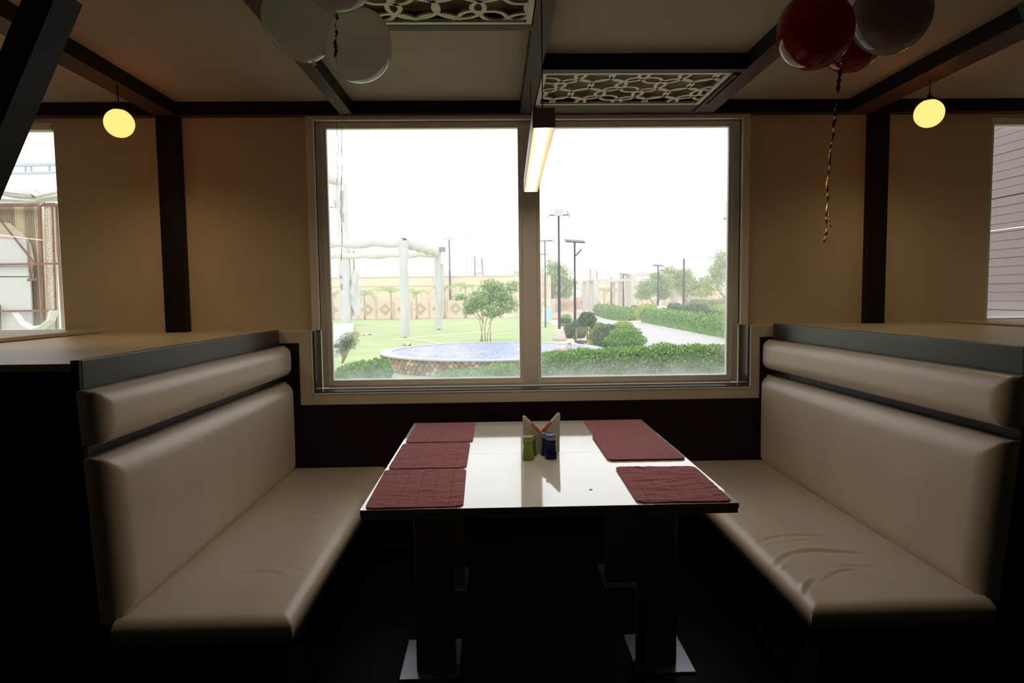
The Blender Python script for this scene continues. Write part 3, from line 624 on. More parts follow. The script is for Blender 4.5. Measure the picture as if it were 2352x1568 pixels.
def hedge(pts, hs, wd, m, label, n=9000, size=.03, lump=.12, name='clipped_hedge', seed=0):
    """hedge along ground points with a height at each"""
    P = np.array([[p[0], p[1]] for p in pts]); hs = np.array(hs, float); seg = np.linalg.norm(np.diff(P, axis=0), axis=1); cum = np.concatenate([[0], np.cumsum(seg)]); Lg = cum[-1]
    def at(s): return np.stack([np.interp(s, cum, P[:, 0]), np.interp(s, cum, P[:, 1])], -1), np.interp(s, cum, hs)
    def nor(s):
        a, _ = at(np.clip(s+.05, 0, Lg)); b, _ = at(np.clip(s-.05, 0, Lg)); d = a-b; d /= np.linalg.norm(d, axis=-1, keepdims=True)+1e-9; return np.stack([-d[..., 1], d[..., 0]], -1)
    def shape(s, t):      # t in 0..1 goes over the section: side, top, side
        a = t*math.pi; x = -np.cos(a); z = np.sin(a); x = np.sign(x)*np.abs(x)**.5; z = z**.45
        l = 1+lump*(np.sin(s*5.1+seed)*np.sin(s*2.3+1+seed)+.5*np.sin(s*11+t*5+seed))
        end = np.clip(np.minimum(s, Lg-s)/(wd*.5), 0.02, 1)**.4
        return x*wd/2*l*end, z*l*end
    s = rng.uniform(0, Lg, n); t = rng.uniform(0, 1, n); c, h = at(s); x, z = shape(s, t); k = rng.uniform(.86, 1.04, n)
    q = np.zeros((n, 3)); q[:, :2] = c+nor(s)*(x*k)[:, None]; q[:, 2] = GZ+.02+h*z*k+rng.uniform(0, size, n)*(z > .8)
    ns = max(12, int(Lg/.18)); S, T_ = np.meshgrid(np.linspace(0, Lg, ns), np.linspace(0, 1, 11), indexing='ij'); c, h = at(S.ravel()); x, z = shape(S.ravel(), T_.ravel())
    cv = np.zeros((S.size, 3)); cv[:, :2] = c+nor(S.ravel())*(x*.88)[:, None]; cv[:, 2] = GZ+h*z*.88
    i, j = np.meshgrid(np.arange(ns-1), np.arange(10), indexing='ij'); k = (i*11+j).ravel(); cq = np.stack([k, k+11, k+12, k+1], 1)
    org = np.array([P[:, 0].mean(), P[:, 1].mean(), GZ]); o = leafcloud(name, q-org, size, m, None, (cv-org, cq)); o.location = org
    return tag(o, label, 'hedge')
# hedge right under the window, low on the left and full on the right
fh = [(-1.35, 12.7), (-.4, 12.75), (.45, 12.85), (1.1, 13.0), (2.2, 13.2), (3.4, 13.3), (4.6, 13.35), (5.6, 13.3)]
hedge(fh, [.13, .22, .33, .49, .56, .58, .58, .56], .85, L_HEDGE, 'long clipped green hedge close outside the window, rising to the right', 26000, .034, .05, seed=2)
bush(gnd(1478, 868), (.52, .30, .22), L_DARK, 'dark variegated shrub growing out of the front of the near hedge', 1500, .045, name='variegated_shrub')
hedge([(-3.2, 12.9), (-2.6, 12.75), (-2.05, 12.8)], [.34, .36, .30], .7, L_HEDGE, 'low loose bush at the bottom left of the window', 3800, .032, .10, name='loose_bush', seed=5)
bush((-2.28, 12.9, GZ), (.27, .30, .27), L_HEDGE, 'round green bush left of the stone basin', 3200, .03)
# low weeds between bushes and basin
P = np.stack([rng.uniform(-3.3, .2, 1500), rng.uniform(12.0, 12.6, 1500), GZ+rng.uniform(0, .08, 1500)], 1)
o = leafcloud('ground_weeds', P-np.array([-1.5, 12.3, GZ]), .035, L_HEDGE); o.location = (-1.5, 12.3, GZ); tag(o, 'thin low weeds under the window sill left of the hedge', 'weeds', kind='stuff')
# marigold bush
mg = gnd(785, 834); o = thing('marigold_bush', 'leaning marigold bush with orange flowers left of the basin', 'bush', mg)
P = ball(2600, (.30, .22, .30), .1); P[:, 0] += (P[:, 2])*.45+.14; P[:, 2] += .52; k = P[:, 2] < .35; P[k, 0] = (P[k, 0]-.1)*.55+.06
Q2 = ball(260, (.17, .1, .06), .2)+np.array([-.16, 0, .44]); leafcloud('foliage', np.concatenate([P, Q2]), .026, L_DARK, o, aspect=.28)
for k in range(5): tube('stem', [(0, 0, -.02), (.02+.02*k, .01*k, .15), (.02+.07*(k-1), .02*(k-2), .42)], .014, BARK, o, 5)
ORG = mat('marigold_petal', (.90, .38, .03), .8)
for k, (fx, fy) in enumerate([(815, 753), (816, 766), (815, 772), (821, 770), (826, 768), (799, 781), (757, 788), (819, 776), (809, 790)]):
    p = atY(fx, fy, mg.y-.12)-mg; lathe('flower', [(0, -.015), (.02, -.008), (.027, .006), (.014, .016), (0, .014)], ORG, o, p, 9)
for a_, (bx, by), r_, m_, lb in (
    (None, (1437, 808), (.57, .5, .40), L_HEDGE, 'big rounded green bush on the near corner of the garden path'),
    (None, (1392, 800), (.46, .45, .42), L_DARK, 'darker bush just behind the big rounded bush'),
    (None, (1432, 792), (.42, .35, .44), L_LIME, 'lime green crown rising behind the big rounded bush'),
    (None, (1361, 790), (.14, .2, .33), L_LIME, 'narrow yellow-green shrub beside the basin rim'),
    (None, (1374, 765), (.30, .35, .27), L_HEDGE, 'small green bush behind the clipped ball tree'),
    (None, (1300, 748), (.34, .4, .34), L_HEDGE, 'leafy bush right of the floodlight pole'),
    (None, (1305, 775), (.20, .3, .28), L_DARK, 'loose grey-green shrub behind the pole foot'),
    (None, (1330, 775), (.34, .35, .36), L_DARK, 'mass of mixed shrubs under the small clipped balls')):
    bush(gnd(bx, by), r_, m_, lb, 3600 if r_[0] > .4 else 1500, .034)
bush(gnd(1349, 790), (.30, .28, .27), L_DARK, 'clipped ball tree on a thin pale stem beyond the basin', 2600, .032, name='ball_topiary', cat='topiary', stem=.58)
bush(gnd(1324, 783), (.17, .17, .14), L_DARK, 'smaller clipped ball tree left of the larger one', 1100, .028, name='ball_topiary', cat='topiary', stem=.50)
bush(gnd(1299, 770), (.22, .2, .12), L_DARK, 'flat-topped clipped tree right of the floodlight pole', 900, .03, name='ball_topiary', cat='topiary', stem=.50)
bush(gnd(1458, 733), (.34, .3, .30), L_DARK, 'grey-green clipped ball tree across the path', 900, .05, name='ball_topiary', cat='topiary', stem=.35)
bush(gnd(1444, 733), (.18, .2, .22), L_DARK, 'tiny clipped ball left of the grey-green ball across the path', 500, .05, name='ball_topiary', cat='topiary', stem=.35)
bush(gnd(1409, 724), (.26, .2, .24), L_DARK, 'distant clipped ball in front of the far palms', 500, .06, name='ball_topiary', cat='topiary', stem=.35)
bush(gnd(1624, 745), (.27, .2, .20), L_DARK, 'dark clipped heart-shaped bush by the grey box, left one', 700, .045, name='ball_topiary', cat='topiary', stem=.45)
bush(gnd(1646, 741), (.27, .2, .22), L_DARK, 'dark clipped cone beside the grey box', 700, .045, name='ball_topiary', cat='topiary', stem=.30)
def gh(lst): return [(gnd(*p).x, gnd(*p).y) for p in lst]
hedge(gh([(1486, 738), (1520, 744), (1565, 752), (1610, 760), (1650, 768), (1700, 778), (1760, 792)]), [.72, .62, .66, .58, .64, .5, .6], 1.0, L_HEDGE, 'lumpy clipped hedge along the right side of the path', 15000, .055, .20, seed=1)
hedge(gh([(1376, 722), (1400, 729), (1425, 734), (1446, 736)]), [.8, .75, .7, .6], 1.1, L_HEDGE, 'green hedge along the far bend of the path', 5000, .075, .10, seed=3)
hedge(gh([(1456, 735), (1480, 732), (1500, 728)]), [.7, .8, .9], .9, L_LIME, 'short lime hedge between the path bend and the lamp post', 2500, .07, .10, seed=4)
hedge(gh([(1535, 735), (1580, 737), (1620, 738), (1632, 738)]), [.95, .85, .9, .7], 1.1, L_DARK, 'darker hedge behind the lumpy one, left of the grey box', 5000, .07, .08, seed=6)
hedge(gh([(1640, 732), (1700, 736), (1760, 738)]), [.8, .8, .7], 1.0, L_LIME, 'yellow-green hedge behind the grey box', 2500, .07, .08, seed=7)
hedge([(16.6, 56.8), (19, 57), (22, 57)], [1.0, .9, 1.1], 1.2, L_PALE, 'pale hedge row at the foot of the far right wall', 6000, .10, .10, seed=8)
# ------------------------------------------------------------------ stone basin
BC, BR = Vector((-.06, 16.25, GZ)), 2.72
r = thing('stone_basin', 'round raised basin clad in brown stone with blue mosaic inside', 'basin', BC)
COP = mat('pale_coping', (.44, .44, .46), .7, var=.05); MORT = mat('mortar', (.26, .20, .15), .9)
lathe('ring_wall', [(BR-.26, 0), (BR-.03, 0), (BR-.03, .33), (BR-.26, .33), (BR-.26, 0)], MORT, r, seg=96, smooth=False)
lathe('coping', [(BR-.26, .33), (BR+.015, .33), (BR+.015, .36), (BR-.26, .36), (BR-.26, .33)], COP, r, seg=96, smooth=False)
mm = bpy.data.materials.new('blue_mosaic'); mm.use_nodes = True; t = mm.node_tree; b = t.nodes['Principled BSDF']; tc = N(t, 'ShaderNodeTexCoord'); vo = N(t, 'ShaderNodeTexVoronoi'); vo.inputs['Scale'].default_value = 21; vo.distance = 'CHEBYCHEV'; vo.inputs['Randomness'].default_value = .25
t.links.new(tc.outputs['Object'], vo.inputs[0]); rr = N(t, 'ShaderNodeValToRGB'); rr.color_ramp.interpolation = 'CONSTANT'; e = rr.color_ramp.elements; e[0].color = (.15, .18, .46, 1); e[1].position = .45; e[1].color = (.27, .30, .58, 1); q = e.new(.74); q.color = (.50, .53, .66, 1)
sxx = N(t, 'ShaderNodeSeparateColor'); t.links.new(vo.outputs['Color'], sxx.inputs[0]); t.links.new(sxx.outputs[0], rr.inputs[0]); t.links.new(rr.outputs[0], b.inputs['Base Color']); b.inputs['Roughness'].default_value = .3
lathe('mosaic_floor', [(0, .345), (BR-.26, .345), (BR-.26, .31), (0, .31)], mm, r, seg=96, smooth=False)
STS = [mat('cladding_stone_%s' % n_, c_, .85, var=.25, vscale=14) for n_, c_ in (('rust', (.34, .15, .085)), ('tan', (.38, .25, .14)), ('brown', (.22, .13, .09)), ('pale', (.46, .36, .26)), ('grey', (.26, .22, .19)))]
prot = []
for s_i in range(10):
    bm = bmesh.new(); n_ = random.choice((5, 6, 7)); a0 = random.random()
    ps = [(math.cos(2*math.pi*k/n_+a0+random.uniform(-.2, .2))*random.uniform(.8, 1.1), math.sin(2*math.pi*k/n_+a0)*random.uniform(.8, 1.1)) for k in range(n_)]
    A = [bm.verts.new((x, 0, z)) for x, z in ps]; B = [bm.verts.new((x*.86, -1, z*.86)) for x, z in ps]
    bm.faces.new(A); bm.faces.new(B[::-1])
    for k in range(n_): bm.faces.new((A[k], B[k], B[(k+1) % n_], A[(k+1) % n_]))
    bmesh.ops.recalc_face_normals(bm, faces=bm.faces); me = bpy.data.meshes.new('stone'); bm.to_mesh(me); bm.free(); me.materials.append(STS[s_i % 5]); prot.append(me)
rows = [(.055, .05), (.145, .055), (.235, .05), (.303, .03)]; cnt = 0
for ri, (zc, hz) in enumerate(rows):
    nst = 62
    for k in range(nst):
        th = math.pi+(k+.5*(ri % 2)+.5)*math.pi/nst+random.uniform(-.006, .006)      # the half that faces the window
        s_ = bpy.data.objects.new('stone', prot[random.randrange(10)]); COL.objects.link(s_); s_.parent = r
        s_.location = ((BR-.03)*math.cos(th), (BR-.03)*math.sin(th), zc+random.uniform(-.008, .008)); s_.rotation_euler = (0, random.uniform(-.3, .3), th+math.pi/2)
        s_.scale = (.072*random.uniform(.8, 1.1), random.uniform(.018, .040), hz*random.uniform(.85, 1.15)); cnt += 1
# ornament on the rim
o = thing('stone_ornament', 'pale stone ornament like a toppled jug on the basin rim', 'ornament', gnd(1298, 811, .112))
OM = mat('beige_stone', (.60, .52, .42), .85, var=.15)
lathe('jug', [(0, -.17), (.06, -.165), (.085, -.13), (.07, -.08), (.10, 0), (.105, .06), (.07, .12), (0, .14)], OM, o, (-.05, 0, .09), 18, tilt=(0, math.pi/2, .1))
lathe('neck', [(0, 0), (.075, 0), (.06, .06), (.035, .11), (.05, .14), (.065, .15), (0, .155)], OM, o, (.09, 0, .09), 16)
# ------------------------------------------------------------------ far wall with lozenges
WL = mat('cream_render', (.72, .62, .52), .9, var=.03, vscale=1); WU = mat('cream_sheet', (.74, .62, .47), .85, var=.05, vscale=.7, stretch=(1, 1, .3)); PIL = mat('peach_pilaster', (.62, .44, .32), .9); LOZ = mat('tan_lozenge', (.52, .37, .28), .9)
def farwall(p, q, n, label, hu=3.15, phase=.5):
    p, q = Vector((p[0], p[1], GZ)), Vector((q[0], q[1], GZ)); L = (q-p).length; d = (q-p).normalized(); ang = math.atan2(d.y, d.x)
    r = thing('boundary_wall', label, 'wall', (p+q)/2); r.rotation_euler.z = ang; h = L/2
    box('lower_wall', (-h, -.1, 0), (h, .1, 1.34), WL, r); boxes('upper_wall', [((-h, .5, 0), (h, .65, hu))], WU, r)
    boxes('rail', [((-h, .47, hu*.77), (h, .5, hu*.77+.05)), ((-h, .46, hu-.05), (h, .67, hu+.02))], PIL, r)
    st = L/n
    for k in range(n):
        x = -h+(k+phase)*st
        box('pilaster', (x+st/2-.07, -.14, 0), (x+st/2+.07, -.1, 1.30), PIL, r)
        bm = bmesh.new(); o_, i_ = .46, .21; A = [bm.verts.new((x+a*o_, -.13, .72+c*o_*1.0)) for a, c in ((1, 0), (0, 1), (-1, 0), (0, -1))]; B = [bm.verts.new((x+a*i_, -.13, .72+c*i_)) for a, c in ((1, 0), (0, 1), (-1, 0), (0, -1))]
        for j in range(4): bm.faces.new((A[j], A[(j+1) % 4], B[(j+1) % 4], B[j]))
        g_ = bmesh.ops.extrude_face_region(bm, geom=list(bm.faces)); bmesh.ops.translate(bm, verts=[v for v in g_['geom'] if isinstance(v, bmesh.types.BMVert)], vec=(0, .04, 0)); bm_obj('lozenge', bm, LOZ, r)
farwall((-26, 50), (4.3, 50), 23, 'long cream boundary wall with tan lozenges behind the lawn')
farwall((4.4, 50.1), (9.2, 74), 15, 'oblique cream boundary wall receding behind the far trees')
farwall((9.3, 74), (18.5, 66), 7, 'short cream wall segment behind the white columns', 2.9)
farwall((16.6, 60), (32, 60), 12, 'low cream lozenge wall at the far right', 2.0)
# ------------------------------------------------------------------ palms
def palm(px, py, Y, hgt, label, fl=1.0, n=7):
    c = gnd(px, py); c = Vector((atY(px, py, Y).x, Y, GZ)); o = thing('palm', label, 'palm tree', c)
    tube('trunk', [(0, 0, -.05), (.02, 0, hgt*.3), (.01, 0, hgt*.75), (0, 0, hgt)], .1, BARKP, o, 8, [.10, .075, .06, .05])
    for k in range(n):
        a = 2*math.pi*k/n+random.uniform(-.3, .3); up = random.uniform(.75, 1.25); V, Q = [], []; m_ = 16; prev = None
        cur = np.array([0, 0, hgt]); el = up; dirh = np.array([math.cos(a), math.sin(a), 0]); sdir = np.array([-math.sin(a), math.cos(a), 0])
        for j in range(m_+1):
            st = fl*1.25/m_; dv = dirh*math.cos(el)+np.array([0, 0, math.sin(el)]); cur = cur+dv*st; el -= .13*random.uniform(.8, 1.2)
            for sg in (-1, 1):
                ll = fl*.34*math.sin(math.pi*min(1, (j+1.5)/(m_+2)))**.7; tip = cur+sdir*sg*ll*.75+dirh*ll*.45+np.array([0, 0, -ll*.45]); b0 = len(V)
                V += [cur-dv*.022, cur+dv*.022, tip+dv*.006, tip-dv*.006]; Q.append([b0, b0+1, b0+2, b0+3])
            b0 = len(V); pv = cur-dv*st; V += [pv+sdir*.02, cur+sdir*.015, cur-sdir*.015, pv-sdir*.02]; Q.append([b0, b0+1, b0+2, b0+3])
        npmesh('frond', V, Q, L_PALM, o)
palm(765, 736, 48.2, 1.75, 'palm at the left edge, behind the cloth-wrapped column'); palm(838, 733, 48.2, 1.70, 'palm with spreading fronds beside the red and white board', 1.3)
palm(899, 732, 48.2, 1.9, 'palm left of the pergola post', 1.2); palm(957, 731, 48.2, 1.8, 'palm right of the pergola post', 1.1)
palm(1021, 730, 48.6, 2.1, 'palm behind the second pergola post', .9); palm(1070, 729, 48.6, 2.2, 'palm left of the small leafy tree', 1.0)
palm(1388, 714, 66, 1.9, 'far palm between the distant white columns', 1.2); palm(1409, 713, 66, 1.8, 'far palm behind the thin dark lamp post', 1.2)
# ------------------------------------------------------------------ trees
def tree(base, blobs, trunk, m, n, size, label, bark=BARK, tr=.06):
    """blobs: (dx, dy, z, rx, ry, rz) over the base; trunk: list of polylines"""
    o = thing('tree', label, 'tree', base); P = []
    tot = sum(b[3]*b[5] for b in blobs)
    for b in blobs: P.append(ball(int(n*b[3]*b[5]/tot), b[3:], .35)+np.array(b[:3]))
    leafcloud('foliage', np.concatenate(P), size, m, o)
    for pl in trunk: tube('trunk' if pl is trunk[0] else 'branch', pl, tr, bark, o, 6, [tr*(1-.6*i/(len(pl)-1)) for i in range(len(pl))])
    return o
b = gnd(1112, 786)
tree(b, [(0, 0, 1.55, .62, .5, .42), (.55, .1, 1.75, .5, .5, .42), (.85, 0, 1.35, .45, .4, .38), (-.35, 0, 1.35, .42, .4, .30), (-.85, 0, 1.62, .30, .2, .12), (.25, .1, 2.05, .42, .4, .22), (-.55, 0, 1.15, .25, .2, .18), (1.05, 0, 1.95, .28, .3, .25), (.35, -.1, 1.05, .45, .3, .2)],
    [[(-.05, 0, -.03), (-.08, 0, .4), (-.02, 0, .8), (-.15, 0, 1.3)], [(.05, 0, -.03), (.02, .03, .5), (.15, 0, 1.0), (.3, 0, 1.7)], [(.10, 0, -.03), (.15, 0, .4), (.32, 0, .9), (.7, 0, 1.4)], [(-.12, 0, -.03), (-.08, 0, .35), (-.15, 0, .8), (-.5, 0, 1.2)], [(.22, 0, -.03), (.24, 0, .35), (.2, 0, .7), (.4, 0, 1.2)], [(0, 0, .7), (-.4, 0, 1.3), (-.8, 0, 1.6)]], L_TREE, 5200, .048, 'small leafy tree with several thin stems behind the basin', BARKP, .028)
b = gnd(1262, 724)
tree(b, [(0, 0, 2.7, 1.5, 1.3, 1.1), (.9, 0, 3.4, 1.0, 1, .8), (-1.6, 0, 2.2, 1.0, 1, 1.1), (-.4, 0, 1.7, 1.2, 1, .7), (1.6, 0, 2.5, .9, .8, .6), (.3, 0, 4.0, .8, .7, .5), (1.3, .2, 1.7, .8, .6, .4), (-2.4, 0, 3.0, .7, .7, .6)],
    [[(0, 0, -.05), (.05, 0, .8), (.3, 0, 1.6), (.6, 0, 3)], [(.1, 0, .6), (-.6, 0, 1.5), (-1.2, 0, 2.4)], [(.3, 0, .9), (1.1, 0, 1.8), (1.8, 0, 2.7)]], L_TREE, 8000, .085, 'big pale airy tree straight behind the window mullion', BARK, .14)
b = gnd(1505, 722)
tree(b, [(-.5, 0, 2.1, 1.1, 1, .8), (.6, 0, 2.3, .9, .8, .9), (-1.0, 0, 1.5, .7, .7, .4), (.7, 0, 1.5, .6, .6, .4), (.1, 0, 3.0, .7, .6, .35)],
    [[(-.1, 0, -.05), (0, 0, .6), (.2, 0, 1.2), (.1, 0, 2.2)], [(0, 0, .7), (-.5, 0, 1.3), (-.8, 0, 2.0)], [(.1, 0, .8), (.6, 0, 1.6)]], L_TREE, 6000, .075, 'tree growing behind the left part of the white pergola', BARK, .08)
b = gnd(1560, 718)
tree(b, [(-.5, 0, 2.6, .9, .8, .7), (.4, 0, 2.2, .8, .8, .9), (.3, 0, 3.3, 1.0, .8, .5), (-.9, 0, 3.6, .7, .6, .35)], [[(-.1, 0, -.05), (-.1, 0, .8), (0, 0, 1.6), (.1, 0, 2.9)], [(.1, 0, -.05), (.5, 0, 1), (.9, 0, 1.8)]], L_PALE, 4500, .085, 'slim pale tree behind the right part of the white pergola', BARK, .08)
b = gnd(1668, 722)
tree(b, [(0, 0, 3.2, 1.3, 1, 1.1), (-1.1, 0, 2.3, 1.0, 1, .6), (-.2, 0, 4.3, 1.0, .9, .7), (-1.7, 0, 1.7, .8, .7, .4), (.8, 0, 2.0, .9, .8, .8), (.9, 0, 3.8, 1.0, 1, .9), (-.9, 0, 3.3, .7, .7, .6)],
    [[(0, 0, -.05), (-.05, 0, .9), (.05, 0, 1.8), (0, 0, 3.4)], [(-.02, 0, 1.1), (-.6, 0, 1.9), (-1.0, 0, 2.8)], [(0, 0, 1.2), (.6, 0, 2.2), (.8, 0, 3.5)]], L_PALE, 9000, .075, 'large airy tree at the right edge of the window', BARK, .11)
b = gnd(1607, 716)
tree(b, [(0, 0, 1.9, 1.1, .9, .6), (-.9, 0, 2.5, .8, .7, .7), (.5, 0, 2.6, .8, .7, .6)], [[(.8, 0, -.05), (.2, 0, 1.0), (-.4, 0, 2.2)], [(-1, 0, -.05), (-1.2, 0, 1.2), (-.9, 0, 2.2)]], L_PALE, 4200, .085, 'low spreading tree between the pergola and the right edge tree', BARK, .06)
# ------------------------------------------------------------------ poles and lamps
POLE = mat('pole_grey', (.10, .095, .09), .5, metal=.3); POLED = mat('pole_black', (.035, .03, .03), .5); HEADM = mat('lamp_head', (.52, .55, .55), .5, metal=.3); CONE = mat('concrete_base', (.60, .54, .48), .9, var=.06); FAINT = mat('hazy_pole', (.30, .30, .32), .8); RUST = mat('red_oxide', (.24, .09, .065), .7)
def base_pt(px, py): return gnd(px, py)
def ztop(px, py, Y): return atY(px, py, Y).z-GZ
def pole(px, pb, pt, label, w=.09, head=None, conc=0, m=POLE, span=.55, name='lamp_post', cat='lamp post', Y=None):
    b = base_pt(px, pb) if Y is None else Vector((atY(px, pt, Y).x, Y, GZ)); H = ztop(px, pt, b.y); o = thing(name, label, cat, b)
    if conc: lathe('footing', [(0, -.02), (conc*.62, -.02), (conc*.60, conc*.25), (conc*.42, conc*.85), (conc*.36, conc*.97), (0, conc)], CONE, o, seg=14)
    bars('shaft', [((0, 0, conc*.8 if conc else -.05), (0, 0, H*.6), w), ((0, 0, H*.6), (0, 0, H), w*.72)], m, o, 8)
    if head == 'flood':
        bars('crossarm', [((-span*.75, 0, H+.02), (span*.75, 0, H+.02), .04)], m, o)
        box('floodlight', (-.16, -.09, H-.02), (.16, 0, H+.24), HEADM, o, .01)
        for s in (-1, 1): 
            f_ = box('floodlight', (-.02, -.12, -.12), (.04, .12, .14), HEADM, o, .01); f_.location = (s*span*.8, 0, H+.05); f_.rotation_euler = (0, s*-.45, 0)
    if head == 'tee':
        bars('crossarm', [((-span*.8, 0, H), (span*.8, 0, H), .06)], m, o)
        for s in (-1, 1): f_ = box('floodlight', (-.09, -.1, -.12), (.09, .1, .12), HEADM, o, .01); f_.location = (s*span, 0, H); f_.rotation_euler = (0, s*-.5, 0)
    if head == 'solar':
        p_ = box('solar_panel', (-.36, -.3, -.02), (.36, .3, .02), DARKM, o); p_.location = (0, 0, H+.02); p_.rotation_euler = (.2, .07, 0); bars('lamp_arm', [((0, 0, H-.55), (.25, 0, H-.28), .05)], m, o)
    if head == 'arm': bars('lamp_arm', [((0, 0, H), (span, 0, H+.12), .07), ((span, 0, H+.12), (span+.3, 0, H+.1), .12, .05)], m, o)
    return o
pole(1285, 781, 495, 'tall floodlight pole with concrete cone foot right of the mullion', .11, 'flood', .42, POLED, .45)
pole(1321, 780, 555, 'dark solar lamp post right of the floodlight pole', .10, 'solar', 0, POLED)
pole(1253, 752, 553, 'twin floodlight pole close to the mullion, behind the banner', .10, 'tee', .0, POLE, .45)
pole(1241, 735, 584, 'farther twin-arm pole hugging the right side of the mullion', .10, 'tee', .3, POLE, .5)
pole(1035, 730, 550, 'dark floodlight pole standing in front of the palms', .17, 'flood', .35, POLE, .5)
pole(1404, 716, 636, 'short plain dark post before the far palms', .14, None, 0, POLED)
pole(1432, 719, 630, 'small T-topped lamp post left of the white pergola', .14, 'solar', 0, POLED)
pole(1511, 728, 610, 'T-topped lamp post in front of the white pergola', .14, 'solar', 0, POLED)
pole(1570, 728, 594, 'bare dark pole at the right corner of the white pergola', .17, None, 0, POLED)
pole(752, 742, 480, 'grey pole at the left edge of the window with a side lamp', .14, 'arm', 0, POLE, .35)
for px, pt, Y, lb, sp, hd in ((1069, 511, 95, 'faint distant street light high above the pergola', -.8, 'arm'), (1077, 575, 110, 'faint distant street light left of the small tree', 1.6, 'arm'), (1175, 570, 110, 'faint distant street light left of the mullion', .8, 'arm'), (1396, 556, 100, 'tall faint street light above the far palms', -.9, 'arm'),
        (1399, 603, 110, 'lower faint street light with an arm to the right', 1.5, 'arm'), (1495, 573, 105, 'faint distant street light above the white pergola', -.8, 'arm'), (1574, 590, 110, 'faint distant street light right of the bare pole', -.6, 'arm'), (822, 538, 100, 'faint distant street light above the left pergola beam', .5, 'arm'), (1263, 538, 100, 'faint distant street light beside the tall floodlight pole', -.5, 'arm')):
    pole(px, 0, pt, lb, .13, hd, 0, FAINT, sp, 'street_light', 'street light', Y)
def power(px1, px2, pt, Y, label):
    a, b_ = atY(px1, pt, Y), atY(px2, pt+4, Y); w_ = b_.x-a.x; H = a.z-GZ; o = thing('power_pole', label, 'power pole', (a.x, Y, GZ))
    bars('shaft', [((0, 0, 0), (0, 0, H), .2)], RUST, o, 6)
    if px2 != px1:
        bars('shaft', [((w_+.4, 0, 0), (w_, 0, H-.15), .2)], RUST, o, 6)
        bars('crossarm', [((-.5, 0, H-.4), (w_*.5, 0, H-1.1), .07), ((w_*.5, 0, H-1.1), (w_+.6, 0, H-.4), .07), ((0, 0, H-2.1), (w_, 0, H-2.0), .12), ((0, 0, H-2.6), (w_, 0, H-2.5), .12), ((0, 0, H-2.1), (w_, 0, H-2.6), .06)], RUST, o)
power(1090, 1106, 588, 80, 'twin red-brown power poles with crossarms above the small tree'); power(812, 812, 576, 70, 'single red-brown power pole behind the left pergola')
power(1356, 1370, 618, 92, 'twin faint power poles above the far wall'); power(1586, 1586, 622, 75, 'red-brown power pole left of the right edge tree')
# ------------------------------------------------------------------ cloth-wrapped frames on the left
CL = mat('white_drape', (.56, .56, .55), .85, var=.04, vscale=3, bump=.3, bscale=5, stretch=(1, 1, .15)); CLW = mat('ivory_drape', (.60, .585, .54), .85, var=.04, vscale=2); TRUSS = mat('truss_metal', (.25, .26, .28), .5, metal=.5)
def wrap(name, p, q, w, parent, m, amp=.12, n=26, seed=0, sag=0):
    """loosely wrapped cloth round a beam or a column"""
    r = np.random.default_rng(seed); p, q = np.array(p, float), np.array(q, float); d = (q-p)/np.linalg.norm(q-p); up = np.array([0, 0, 1.]) if abs(d[2]) < .9 else np.array([0, 1., 0]); s = np.cross(d, up); s /= np.linalg.norm(s); u = np.cross(s, d)
    V = []; K = 14; L = np.linalg.norm(q-p); ph = r.uniform(0, 6, 4)
    for i in range(n+1):
        t = i/n
        for k in range(K):
            a = 2*math.pi*(k+.5)/K; cx = math.copysign(abs(math.cos(a))**.6, math.cos(a)); cz = math.copysign(abs(math.sin(a))**.6, math.sin(a))
            f = 1+amp*(math.sin(t*L*3.1+ph[0]+k*.8)+.6*math.sin(t*L*7+ph[1]-k*1.7)); dn = -sag*w*abs(math.sin(t*L*2.2+ph[2])) if cz < -.5 else 0
            V.append(p+d*L*t+s*cx*w/2*f+u*(cz*w/2*f)+np.array([0, 0, dn]))
    Q = [[i*K+k, i*K+(k+1) % K, (i+1)*K+(k+1) % K, (i+1)*K+k] for i in range(n) for k in range(K)]
    return npmesh(name, V, Q, m, parent, True)
# square pergola
A_, B_ = gnd(931, 776), gnd(1008, 757); dd = (B_-A_); pr = Vector((-dd.y, dd.x, 0)); C_ = A_+pr; D_ = B_+pr; o = thing('draped_pergola', 'pergola frame wrapped in ivory cloth standing on the lawn', 'pergola', (A_+D_)/2); c0 = Vector(o.location); H = 3.86
for i, (p, w_) in enumerate(((A_, .36), (B_, .34), (C_, .3), (D_, .3))):
    p = p-c0; wrap('post', (p.x, p.y, .05), (p.x, p.y, H+.05), w_, o, CL, .09, 30, i); 
    bars('steel_core', [((p.x, p.y, 0), (p.x, p.y, H+.12), .12)], TRUSS, o)
for i, (p, q, z, w_) in enumerate(((A_, B_, H, .30), (A_, C_, H, .27), (B_, D_, H-.1, .24), (C_, D_, H, .27))):
    p, q = p-c0, q-c0; wrap('top_beam', (p.x, p.y, z), (q.x, q.y, z), w_, o, CLW, .06, 40, 10+i, .35)
bx_ = box('junction_box', (-.16, -.1, -.12), (.16, .1, .12), TRUSS, o); bx_.location = (B_-c0)+Vector((.25, -.1, H+.1))
REDM = mat('red_cloth', (.75, .12, .12), .8)
p = A_.lerp(B_, .66)-c0; tube('red_tie', [(p.x, p.y-.2, H+.18), (p.x+.10, p.y-.22, H-.02), (p.x+.02, p.y-.2, H-.2)], .035, REDM, o)
tube('guy_rope', [(p.x, p.y-.2, H-.2), ((B_-c0).x+.2, (B_-c0).y-.4, .5)], .006, RUST, o, 4)
wrap('hanging_drape', ((B_-c0).x+.22, (B_-c0).y, H-.6), ((B_-c0).x+.18, (B_-c0).y, 1.0), .16, o, CL, .35, 20, 31)
